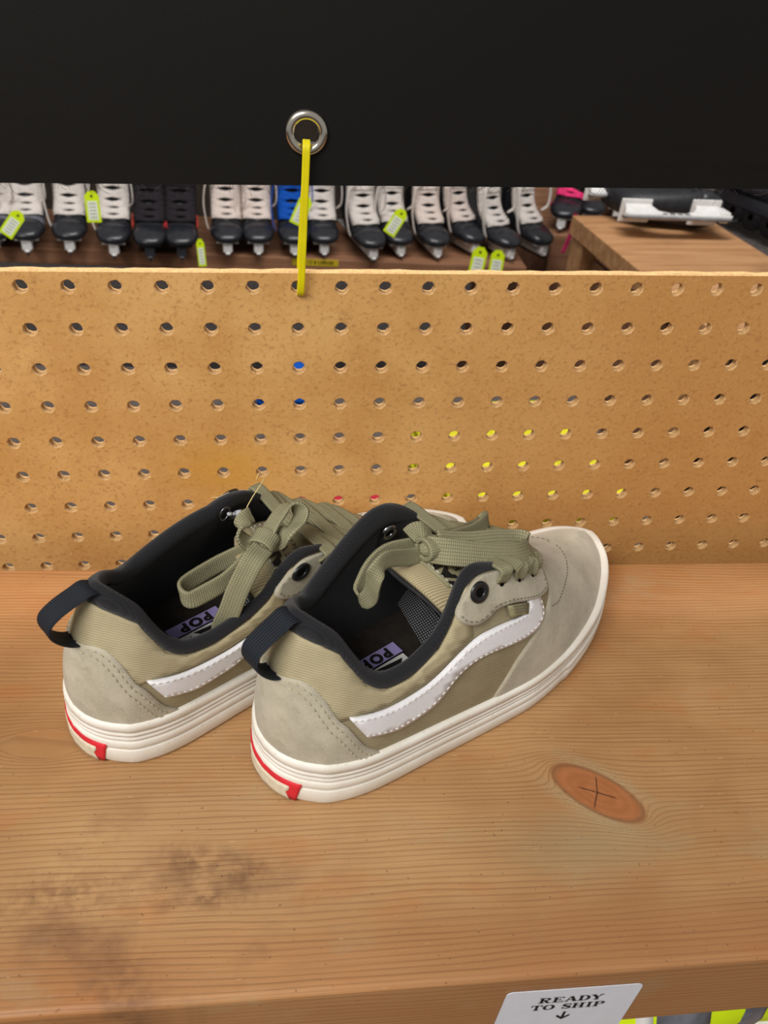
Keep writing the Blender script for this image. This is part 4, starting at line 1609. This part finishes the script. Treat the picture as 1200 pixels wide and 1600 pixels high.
RD = lift([(0.1226, 0.008, 0.106), (0.1418, 0.014, 0.0968), (0.165, 0.019, 0.0878), (0.1799, 0.022, 0.0863), (0.1863, 0.026, 0.084), (0.1817, 0.028, 0.0796), (0.1569, 0.022, 0.0876), (0.1333, 0.014, 0.1008)], [.006, .012, .014, .012, .010, .010, .012, .008], VN)
RE = lift([(0.1209, 0.008, 0.104), (0.1218, 0.012, 0.1093), (0.117, 0.014, 0.1143), (0.113, 0.016, 0.1144), (0.1083, 0.016, 0.1129)], .008, VN)
kn = tuple(np.array((0.1131, 0.004, 0.1104)) + VN * .007)
bow(near, [(RA, UP, .0100), (RC, VW, .0150), (RD, (0, .4, 1), .0105), (RE, (.2, .8, .5), .0100)], kn, (1, -.1, -.15))
LA = lift([(0.1147, -0.018, 0.099), (0.1066, -0.012, 0.0944), (0.0935, -0.009, 0.0916), (0.0791, -0.01, 0.0911), (0.0684, -0.013, 0.092), (0.0633, -0.018, 0.0929), (0.0646, -0.024, 0.0919), (0.0747, -0.025, 0.0925), (0.087, -0.025, 0.094), (0.0991, -0.024, 0.0984), (0.1092, -0.022, 0.1011)], .004, VF)
LB = lift([(0.1098, -0.026, 0.1057), (0.1012, -0.029, 0.1039), (0.0955, -0.029, 0.0959), (0.0902, -0.029, 0.0866), (0.0856, -0.029, 0.0763), (0.0816, -0.028, 0.0667), (0.0797, -0.027, 0.056)], [.008, .010, .011, .010, .008, .005, .002], VF)
LC = lift([(0.1133, -0.02, 0.1024), (0.1207, -0.016, 0.1055), (0.1283, -0.013, 0.1092), (0.1345, -0.012, 0.1127), (0.139, -0.014, 0.1137), (0.141, -0.018, 0.1106), (0.1361, -0.022, 0.1079), (0.1281, -0.024, 0.1065), (0.1216, -0.022, 0.1019)], [.008, .011, .012, .012, .012, .012, .012, .011, .008], VF)
LD = lift([(0.1121, -0.018, 0.1003), (0.108, -0.014, 0.1025), (0.1053, -0.012, 0.1071), (0.1068, -0.01, 0.1115), (0.1117, -0.008, 0.1134), (0.1166, -0.006, 0.1126)], .006, VF)
kn = tuple(np.array((0.1151, -0.02, 0.1038)) + VF * .009)
bow(far, [(LA, UP, .0110), (LB, (-.57, .67, .30), .0120), (LC, (.3, -.75, .5), .0120), (LD, (.5, .6, .4), .0095)], kn, (.75, .35, .2))

# ---- price-tag fastener clipped to the left sneaker's eyelet
def fastener():
    c, s = math.cos(math.radians(36.9)), math.sin(math.radians(36.9))
    def Wd(x, y, z): return np.array([.0222 + x * c - y * s, -.1463 + x * s + y * c, z])
    a = Wd(.1121 - .0044, .010 - .0064, .1036 + .006)
    b = Wd(.1214 - .0044, .010 - .0064, .0990 + .006)
    d = (b - a) / np.linalg.norm(b - a)
    root = empty('tag_fastener', tuple(a), label='milky plastic tag fastener clipped through the left sneaker eyelet', cat='tag fastener')
    L = np.linalg.norm(b - a)
    mb = MB().lathe([(0, -.001), (.0011, 0), (.0013, .0018), (.0006, .0026), (.0006, .0034), (.0012, .0040), (.0006, .0047), (.0008, .0056), (.0022, .0064), (.0026, .0088), (.0021, .0112), (.0008, .0122), (0, .0124)], 14, (0, 0, 0), basis(d))
    mb.obj('plastic_pin', M['plastic_clear'], root)
    def fil(pts, nm):
        P = cr([tuple(np.array(p) - a) for p in pts], 30)
        MB().tube(P, .00032, 6).obj(nm, M['filament'], root)
    e = a + d * .0118
    fil([e, e + np.array([.004, .006, .006]), e + np.array([.012, .03, .005]), (.1128, .0335, .036), (.1214, .0352, .0597)], 'filament')
    fil([(.0866, .0352, .0375), (.095, .0345, .0385), (.1118, .0348, .0369), e + np.array([.012, .03, .005])], 'filament')
    MB().tube([(0, 0, 0)] and [tuple(np.array(basis(d)[:, 1]) * math.cos(t) * .0042 + d * math.sin(t) * .003 - d * .0025) for t in np.linspace(0, 2 * math.pi, 25)[:-1]], .0005, 6, closed=True).obj('wire_ring', M['eyelet_steel'], root)
fastener()

# ------------------------------------------------------------------ ice skates behind
def make_skate(lace, boot, cap, tongue, hold, red=False, flatten=True):
    root = empty('ice_skate')
    mb = MB()
    st = [(.264, .081, 0, .014, .014, .022), (.255, .084, 0, .022, .022, .031), (.235, .088, 0, .028, .028, .038), (.205, .091, 4, .033, .032, .041), (.178, .097, 16, .036, .036, .040),
          (.150, .108, 30, .040, .046, .037), (.118, .124, 45, .046, .066, .036), (.096, .152, 60, .047, .072, .036), (.085, .185, 76, .046, .060, .036), (.082, .225, 86, .047, .052, .038), (.080, .262, 90, .050, .050, .040)]
    def ring(c, n=22, g=0.0, top=True):
        cx, cz, t, ht, hb, hw = c
        t = math.radians(t)
        u = np.array([math.sin(t), 0, math.cos(t)])
        out = []
        for i in range(n):
            a = 2 * math.pi * i / n
            ca, sa = math.cos(a), math.sin(a)
            e = .8
            yy = (hw + g) * math.copysign(abs(ca) ** e, ca)
            hh = (ht + g if sa > 0 else hb + g) * math.copysign(abs(sa) ** e, sa)
            out.append(np.array([cx, 0, cz]) + u * hh + np.array([0, yy, 0]))
        return out
    mb.rings([ring(c) for c in st])
    fixn(mb.obj('boot', M[boot], root))
    # toe cap
    mc = MB()
    mc.rings([ring((.272, .081, 0, .004, .006, .008), g=.002)] + [ring(c, g=.0025) for c in st[:3]] + [ring((.214, .090, 2, .032, .031, .0405), g=.0025), ring((.210, .0905, 2, .032, .031, .0405), g=.0)])
    fixn(mc.obj('toe_cap', M[cap], root))
    # tongue standing up out of the throat
    tg = MB()
    rows = []
    cl = cr([(.205, 0, .125), (.178, 0, .134), (.152, 0, .150), (.136, 0, .175), (.130, 0, .21), (.134, 0, .25), (.146, 0, .285)], 18)
    for i, p in enumerate(cl):
        w = .028 + .006 * i / 17
        rows.append([p + np.array([-.008 * abs(q) ** 2, q * w, -.003 * q * q]) for q in np.linspace(-1, 1, 9)] + [p + np.array([-.006 - .008 * q * q, q * w, -.004 - .003 * q * q]) for q in np.linspace(1, -1, 9)])
    tg.rings(rows)
    fixn(tg.obj('tongue', M[tongue], root))
    lc = MB()
    ev = cr([(.196, 0, .130), (.178, 0, .138), (.157, 0, .152), (.142, 0, .176), (.136, 0, .21), (.137, 0, .245)], 14)
    rnd = random.Random(3)
    for i, p in enumerate(ev):
        w = .038 + .001 * i / 13
        sk = (.010 + rnd.uniform(-.003, .004)) * (1 if i % 2 else -1)
        for s in (-1, 1):
            q = [p + np.array([-.010, -w * s, -.006]), p + np.array([.0, -w * .75 * s, .002]), p + np.array([.004, 0, .005 + rnd.uniform(-.001, .001)]) + np.array([-sk * .2, 0, sk * .3]), p + np.array([-.002, w * .75 * s, .006]), p + np.array([-.014, w * s, .003])]
            ribbon(lc, q, (-.5, 0, .8), .0092, .0034, 12)
    if lace != 'lace_black':
        ribbon(lc, [(.150, -.02, .205), (.168, -.045, .20), (.182, -.056, .165), (.192, -.052, .12), (.198, -.046, .085)], (1, 0, .3), .0085, .003, 20)
        ribbon(lc, [(.150, .02, .215), (.172, .03, .225), (.185, .048, .20), (.186, .050, .165), (.172, .040, .15)], (1, 0, .3), .0085, .003, 20)
    fixn(lc.obj('laces', M[lace], root))
    if red:
        ac = MB()
        for s in (-1, 1):
            MB().tube([(.205, s * .041, .112), (.19, s * .041, .122), (.172, s * .040, .135)], .0022, 6).obj('accent_stripe', M['accent_red'], root)
    # holder: towers and bridge, with the window between them
    hd = MB()
    prof = [(.262, .030), (.268, .022), (.262, .014), (.02, .014), (.012, .024), (.018, .034), (.026, .060), (.082, .060), (.088, .048), (.096, .036), (.120, .030), (.160, .030), (.180, .036), (.190, .048), (.194, .060), (.244, .060), (.250, .048)]
    def band(z):
        return .0052 if z < .03 else .0052 + (z - .03) * .36
    n = len(prof)
    v = [(x, -band(z), z) for x, z in prof] + [(x, band(z), z) for x, z in prof]
    hd.add(v, [tuple(range(n)), tuple(reversed(range(n, 2 * n)))] + [(i, i + n, (i + 1) % n + n, (i + 1) % n) for i in range(n)])
    hd.box((.252, 0, .043), (.026, .024, .042), bev=.005)
    hd.box((.219, 0, .060), (.070, .056, .006), bev=.002)
    hd.box((.052, 0, .060), (.072, .050, .006), bev=.002)
    h = hd.obj('blade_holder', M[hold], root, smooth=False)
    fixn(h)
    sl = MB()
    for i in range(4):
        for s in (-1, 1):
            x = .105 + i * .018
            sl.box((x, s * .0054, .0225), (.012, .0006, .008))
    sl.obj('holder_slots', M['holder_dark'], h, smooth=False)
    bl = MB()
    rp = [(.280, .018), (.272, .006), (.255, .0012), (.20, 0), (.08, 0), (.03, .0012), (.008, .006), (.002, .016), (.012, .0155), (.268, .0155)]
    bl.prism(rp, -.0016, .0016)
    b = bl.obj('steel_runner', M['blade'], root, smooth=False)
    fixn(b)
    if flatten: flat(root)
    return root

def flat(root):
    """low profile of a rental skate"""
    for o in root.children_recursive:
        for v in o.data.vertices:
            v.co.z = v.co.z * .62 if v.co.z < .06 else .0372 + (v.co.z - .06) * (.60 + .4 * min(1, max(0, (v.co.z - .11) / .1)))

def place(o, x, y, z, yaw, scale=1.0, rot=None, label=None, group=None):
    """toe of the skate at x, y, pointing yaw degrees (0 = towards the counter)"""
    a = math.radians(-90 + yaw)
    L = .262 * scale
    o.location = (x - math.cos(a) * L, y - math.sin(a) * L, z)
    o.rotation_euler = rot if rot else (0, 0, a)
    o.scale = (scale,) * 3
    return tag(o, label, 'ice skate', group)

protos = {}
def skate(kind):
    if kind not in protos:
        args = dict(white=('lace_white', 'boot_black', 'cap_black', 'felt', 'holder'),
                    grey=('lace_white', 'boot_grey', 'cap_black', 'felt', 'holder'),
                    cream=('lace_cream', 'boot_black', 'cap_black', 'felt', 'holder'),
                    tall=('lace_white', 'boot_black', 'cap_black', 'felt', 'holder', False, False),
                    black=('lace_black', 'boot_black', 'cap_black', 'felt_dark', 'holder_dark', True),
                    blue=('lace_blue', 'boot_black', 'cap_black', 'felt_dark', 'holder'),
                    pink=('lace_pink', 'boot_black', 'cap_black', 'felt_dark', 'holder'))[kind]
        protos[kind] = make_skate(*args)
        return protos[kind]
    return copy_tree(protos[kind])

GS = 'hockey skates lined up on the shelf behind the pegboard'
ZS = -.30
row = [('grey', -.478, 1.445, 12, 'grey skate with white laces at the far left end of the row'),
       ('grey', -.4097, 1.452, 4, 'white laced skate with a slanted yellow tag lying on it, second from the left end'),
       ('white', -.3209, 1.463, -3, 'white laced black skate between the two tagged skates at the left end'),
       ('white', -.2236, 1.450, -2, 'white laced black skate with a tag on its laces, left of the black pair'),
       ('black', -.1441, 1.443, -8, 'all black skate with a black blade holder, left one of the black laced pair'),
       ('black', -.0755, 1.451, 2, 'all black skate with a black blade holder, right one of the black laced pair'),
       ('cream', .0253, 1.488, 10, 'cream laced skate beside the all black pair, hanging tag at its left'),
       ('cream', .0959, 1.496, 8, 'cream laced skate directly left of the blue laced skate'),
       ('blue', .180, 1.502, 4, 'blue laced skate behind the yellow cable tie'),
       ('white', .2499, 1.511, 2, 'white laced skate directly right of the blue laced skate'),
       ('white', .366, 1.493, -16, 'white laced skate turned aside after the gap, its ankle open'),
       ('white', .4359, 1.524, -6, 'white laced skate with a slanted yellow tag, right of the turned skate'),
       ('cream', .5266, 1.525, -6, 'cream laced skate right of the slanted tag, no tag of its own'),
       ('cream', .6284, 1.562, -12, 'cream laced skate behind the two hanging yellow tags'),
       ('white', .7137, 1.538, -14, 'bright white laced skate right of the two hanging yellow tags'),
       ('white', .8067, 1.572, -14, 'bright white laced skate at the right end of the row by the bench')]
for kd, x, y, yaw, lb in row:
    place(skate(kd), x, y - .045, ZS, {1: 6, 2: 5, 3: 4, 10: 14, 11: 12, 12: 12, 13: 24, 14: 26, 15: 24}.get(row.index((kd, x, y, yaw, lb)), 4), .90, None, lb, GS)
place(skate('pink'), .868, 1.62, -.262, -26, .95, None, 'pink laced skate tipped up behind the bench corner, its white holder showing', 'pink laced skates behind the bench')
place(skate('pink'), .965, 1.66, -.2605, -4, .92, None, 'pink laced skate right of the tipped one, toe above the bench', 'pink laced skates behind the bench')
place(skate('grey'), 1.055, 1.72, -.2605, -20, .92, None, 'grey laced skate behind the bench, left of the skate lying on its side', None)

def lie(o, x, y, z, yaw, s, label):
    """on its side, soles towards the counter"""
    Rm = Matrix.Rotation(math.radians(yaw), 4, 'Z') @ Matrix(((1, 0, 0, 0), (0, 0, 1, 0), (0, -1, 0, 0), (0, 0, 0, 1)))
    o.rotation_euler = Rm.to_euler()
    o.location = (x, y, z)
    o.scale = (s,) * 3
    return tag(o, label, 'ice skate', 'skates lying on the bench')
lie(skate('tall'), .800, 1.083, -.0585, 3, .90, 'skate lying on its side on the bench, white blade holder facing out')
lie(skate('tall'), .775, 1.215, -.0585, 8, .90, 'second skate lying behind the first one on the bench')

# pink lace tail hanging from the pink laced skate
def lace_tail():
    mb = MB()
    ribbon(mb, [(.858, 1.50, -.175), (.853, 1.495, -.20), (.851, 1.49, -.225), (.846, 1.488, -.25), (.839, 1.485, -.268)], (1, .2, 0), .010, .003, 20)
    o = fixn(mb.obj('lace_tail', M['lace_pink']))
    tag(o, 'loose pink lace end hanging down beside the bench leg', 'lace')
lace_tail()

# ---- yellow rental tags
def make_tag():
    root = empty('rental_tag')
    w, h, t = .024, .050, .0012
    out = [(-w / 2, -h / 2), (w / 2, -h / 2), (w / 2, h / 2 - .008), (w / 2 - .007, h / 2), (-w / 2 + .007, h / 2), (-w / 2, h / 2 - .008)]
    m = MB().prism(out, -t / 2, t / 2)
    fixn(m.obj('plate', M['fluo'], root, smooth=False))
    MB().box((0, -t / 2 - .0002, -.006), (w * .68, .0004, h * .60)).obj('paper_insert', M['paper'], root, smooth=False)
    m = MB()
    for i in range(5):
        m.box((0, -t / 2 - .0005, .005 - i * .0055), (w * .45, .0002, .0011))
    m.obj('handwriting', M['felt'], root, smooth=False)
    MB().lathe([(0, 0), (.0022, 0)], 12, (0, -t / 2 - .0003, h / 2 - .008), [[1, 0, 0], [0, 0, -1], [0, 1, 0]]).obj('punched_hole', M['ink'], root)
    return root
tp = make_tag()
GT = 'fluorescent yellow rental tags on the skates'
for i, (x, y, z, roll, s, lb) in enumerate([
        (-.393, 1.335, -.188, -38, 1.15, 'slanted yellow tag on the second skate from the left'),
        (-.234, 1.345, -.150, 2, 1.2, 'upright yellow tag half under the banner, on the skate left of the black pair'),
        (-.0265, 1.39, -.252, 5, 1.15, 'narrow yellow tag hanging between the black pair and the cream laced skate'),
        (.190, 1.385, -.150, -24, 1.25, 'yellow tag behind the cable tie, on the blue laced skate'),
        (.395, 1.38, -.163, -32, 1.2, 'slanted yellow tag on the laces right of the open ankle skate'),
        (.595, 1.40, -.254, -8, 1.45, 'left one of the two yellow tags hanging side by side'),
        (.6395, 1.40, -.257, -4, 1.35, 'right one of the two yellow tags hanging side by side')]):
    o = tp if i == 0 else copy_tree(tp)
    o.location = (x, y - .05, z)
    o.scale = (s * (.6 if i == 2 else 1), s, s)
    o.rotation_euler = (math.radians(-12), math.radians(-roll), 0)
    tag(o, lb, 'tag', GT)

# ---- the skate shelf and its tape
o = slab_obj('skate_shelf', (-.25, 1.605, -.3195), (2.0, .28, .038), M['shelf_brown'], None, .003, 'brown plank shelf carrying the long row of skates', 'shelf')
for i, x in enumerate((-1.1, .70)):
    tag(MB().box((0, 0, 0), (.038, .24, .561)).obj('shelf_support', M['shelf_brown'], o, smooth=False, loc=(x + .25, .0, -.2995)))
rt = empty('tape_label', (.229, 1.4640, -.3092), label='yellow tape label stuck on the front edge of the skate shelf', cat='label')
MB().box((0, 0, 0), (.110, .0006, .016)).obj('tape_strip', M['tape'], rt, smooth=False)
tv, tf = text_poly('SIZE 12 & UNDER', .0105, .0003, 1.1)
mesh('lettering', [(x, -.0006, y) for x, y in tv], tf, M['ink'], rt, False)

# ---- bench at the right
def bench():
    root = empty('wooden_bench', (.93, 1.0, -.9), label='low pine bench beside the skate shelf, two skates lying on it', cat='bench')
    def p(name, c, d, mt='bench', bev=.002):
        MB().box((c[0] - .93, c[1] - 1.0, c[2] + .9), d, bev=bev).obj(name, M[mt], root, smooth=False)
    root.rotation_euler = (0, 0, math.radians(6))
    p('bench_top', (.932, .955, -.119), (.315, .58, .038))
    for x_ in (.80, 1.06):
        for y_ in (.70, 1.21):
            p('bench_leg', (x_, y_, -.519), (.036, .055, .762))
    p('side_panel', (.815, .955, -.50), (.012, .45, .66), 'shelf_brown')
bench()
slab_obj('plinth', (.985, 1.86, -.5815), (.27, .50, .637), M['shelf_brown'], None, .004, 'brown wooden plinth under the pink laced skates', 'plinth')

# ---- roller skates and dark shapes top right
def roller():
    root = empty('roller_skate', (1.30, 1.46, -.22), label='grey plastic roller skate with dark wheels behind the bench, at the right edge', cat='roller skate')
    sh_ = MB()
    st = [(-.10, .10, .02, .03), (-.07, .105, .035, .042), (.0, .11, .05, .045), (.07, .12, .06, .044), (.12, .14, .08, .04), (.15, .16, .09, .03)]
    sh_.rings([[(x, math.cos(a) * w, z + math.sin(a) * h * .5) for a in np.linspace(0, 2 * math.pi, 18, endpoint=False)] for x, z, h, w in st])
    fixn(sh_.obj('shell', M['boot_grey'], root))
    fr = MB()
    fr.box((.01, 0, .062), (.21, .03, .035), bev=.006)
    fixn(fr.obj('wheel_frame', M['holder_dark'], root))
    for x in (-.08, -.02, .04, .10):
        w = MB().lathe([(.008, -.011), (.030, -.011), (.034, -.004), (.034, .004), (.030, .011), (.008, .011)], 22, (x, 0, .034), [[1, 0, 0], [0, 0, 1], [0, 1, 0]])
        fixn(w.obj('wheel', M['eyelet_black'], root))
    root.rotation_euler = (0, 0, math.radians(-70))
    root.location = (1.31, 1.55, -.20)
    return root
r = roller()
r2 = copy_tree(r)
r2.location = (1.42, 1.62, -.20)
tag(r2, 'dark wheeled roller skate right of the other, mostly outside the frame', 'roller skate')
slab_obj('carpet_block', (1.74, 1.55, -.56), (1.10, 1.30, .68), M['carpet'], None, .004, 'grey carpeted block under the roller skates', 'block')
mb = MB()
ribbon(mb, [(1.07, 1.44, -.075), (1.10, 1.43, -.068), (1.14, 1.44, -.055)], (0, .6, .8), .016, .003, 14)
tag(fixn(mb.obj('strap', M['fluo'])), 'fluorescent yellow strap end above the skate lying on the bench', 'strap')

# ---- things on the low rack behind the pegboard, seen only through its holes
def folded(name, c, d, mat, rz, label, cat):
    mb = MB()
    for k in range(4):
        z = (k + .5) * d[2] / 4
        n = 32
        R_ = []
        for zz, sc_ in ((z - d[2] * .125, .94), (z - d[2] * .06, 1.0), (z + d[2] * .06, 1.0), (z + d[2] * .124, .94)):
            R_.append([(math.copysign(abs(math.cos(a)) ** .25, math.cos(a)) * d[0] / 2 * sc_ * (1 - .02 * k), math.copysign(abs(math.sin(a)) ** .25, math.sin(a)) * d[1] / 2 * sc_, zz + .004 * math.sin(a * 3 + k)) for a in np.linspace(0, 2 * math.pi, n, endpoint=False)])
        mb.rings(R_)
    o = mb.obj(name, mat, None, loc=c)
    o.rotation_euler = (0, 0, math.radians(rz))
    return tag(fixn(o), label, cat)
slab_obj('low_rack', (-.10, .62, -.345), (1.62, .66, .03), M['rack'], None, .003, 'low grey rack board behind the pegboard, glimpsed through its holes', 'shelf')
folded('folded_vest', (.50, .56, -.3255), (.30, .30, .07), M['vest'], 6, 'folded fluorescent yellow vest behind the pegboard, seen through the right holes', 'vest')
folded('folded_shirt', (.155, .82, -.3295), (.10, .16, .06), M['lace_blue'], -5, 'folded blue shirt behind the pegboard, seen through the middle holes', 'shirt')
folded('folded_cloth', (.225, .43, -.3295), (.16, .09, .05), M['red_print'], 4, 'folded crimson cloth behind the pegboard, seen just above the sneakers', 'cloth')

# ---- fluorescent shoe below the shelf front, bottom right corner
def low_shoe():
    XN = XF()
    root = empty('running_shoe', (.336, -.232, -.206), math.radians(4), 'fluorescent yellow and dark grey shoe under the shelf beside the sticker', 'shoe')
    zc = [(-.02, .052, .030, .020), (.0, .056, .040, .034), (.04, .066, .044, .042), (.09, .070, .042, .046), (.14, .062, .044, .040), (.20, .045, .046, .030), (.24, .036, .038, .022), (.262, .028, .022, .014)]
    mb = MB()
    mb.rings([[(x, math.cos(a) * w, z + math.sin(a) * h) for a in np.linspace(0, 2 * math.pi, 24, endpoint=False)] for x, z, w, h in zc])
    fixn(mb.obj('upper', M['fluo'], root))
    ov = MB()
    for (xa, xb) in ((.020, .052), (.076, .090)):
        R_ = []
        for x in np.linspace(xa, xb, 6):
            z = np.interp(x, [q[0] for q in zc], [q[1] for q in zc])
            w = np.interp(x, [q[0] for q in zc], [q[2] for q in zc]) + .0014
            h = np.interp(x, [q[0] for q in zc], [q[3] for q in zc]) + .0014
            R_.append([(x, math.cos(a) * w, z + math.sin(a) * h) for a in np.linspace(0, 2 * math.pi, 24, endpoint=False)])
        ov.rings(R_)
    fixn(ov.obj('side_panel', M['boot_grey'], root))
    hs = MB()
    hs.rings([[(x, math.cos(a) * (np.interp(x, [q[0] for q in zc], [q[2] for q in zc]) + .002), np.interp(x, [q[0] for q in zc], [q[1] for q in zc]) + math.sin(a) * (np.interp(x, [q[0] for q in zc], [q[3] for q in zc]) + .002)) for a in np.linspace(0, 2 * math.pi, 24, endpoint=False)] for x in (.008, .017)])
    fixn(hs.obj('heel_band', M['holder'], root))
    so = MB()
    so.rings([[(.12 + .15 * math.cos(a) * k, .046 * math.sin(a) * k, z) for a in np.linspace(0, 2 * math.pi, 30, endpoint=False)] for z, k in ((0, .96), (.008, 1), (.024, 1.0), (.030, .94))])
    fixn(so.obj('sole', M['holder'], root))
low_shoe()
slab_obj('lower_shelf', (.2, -.18, -.2215), (1.64, .32, .03), M['bench'], None, .003, 'lower shelf board under the counter carrying the yellow shoe', 'shelf')
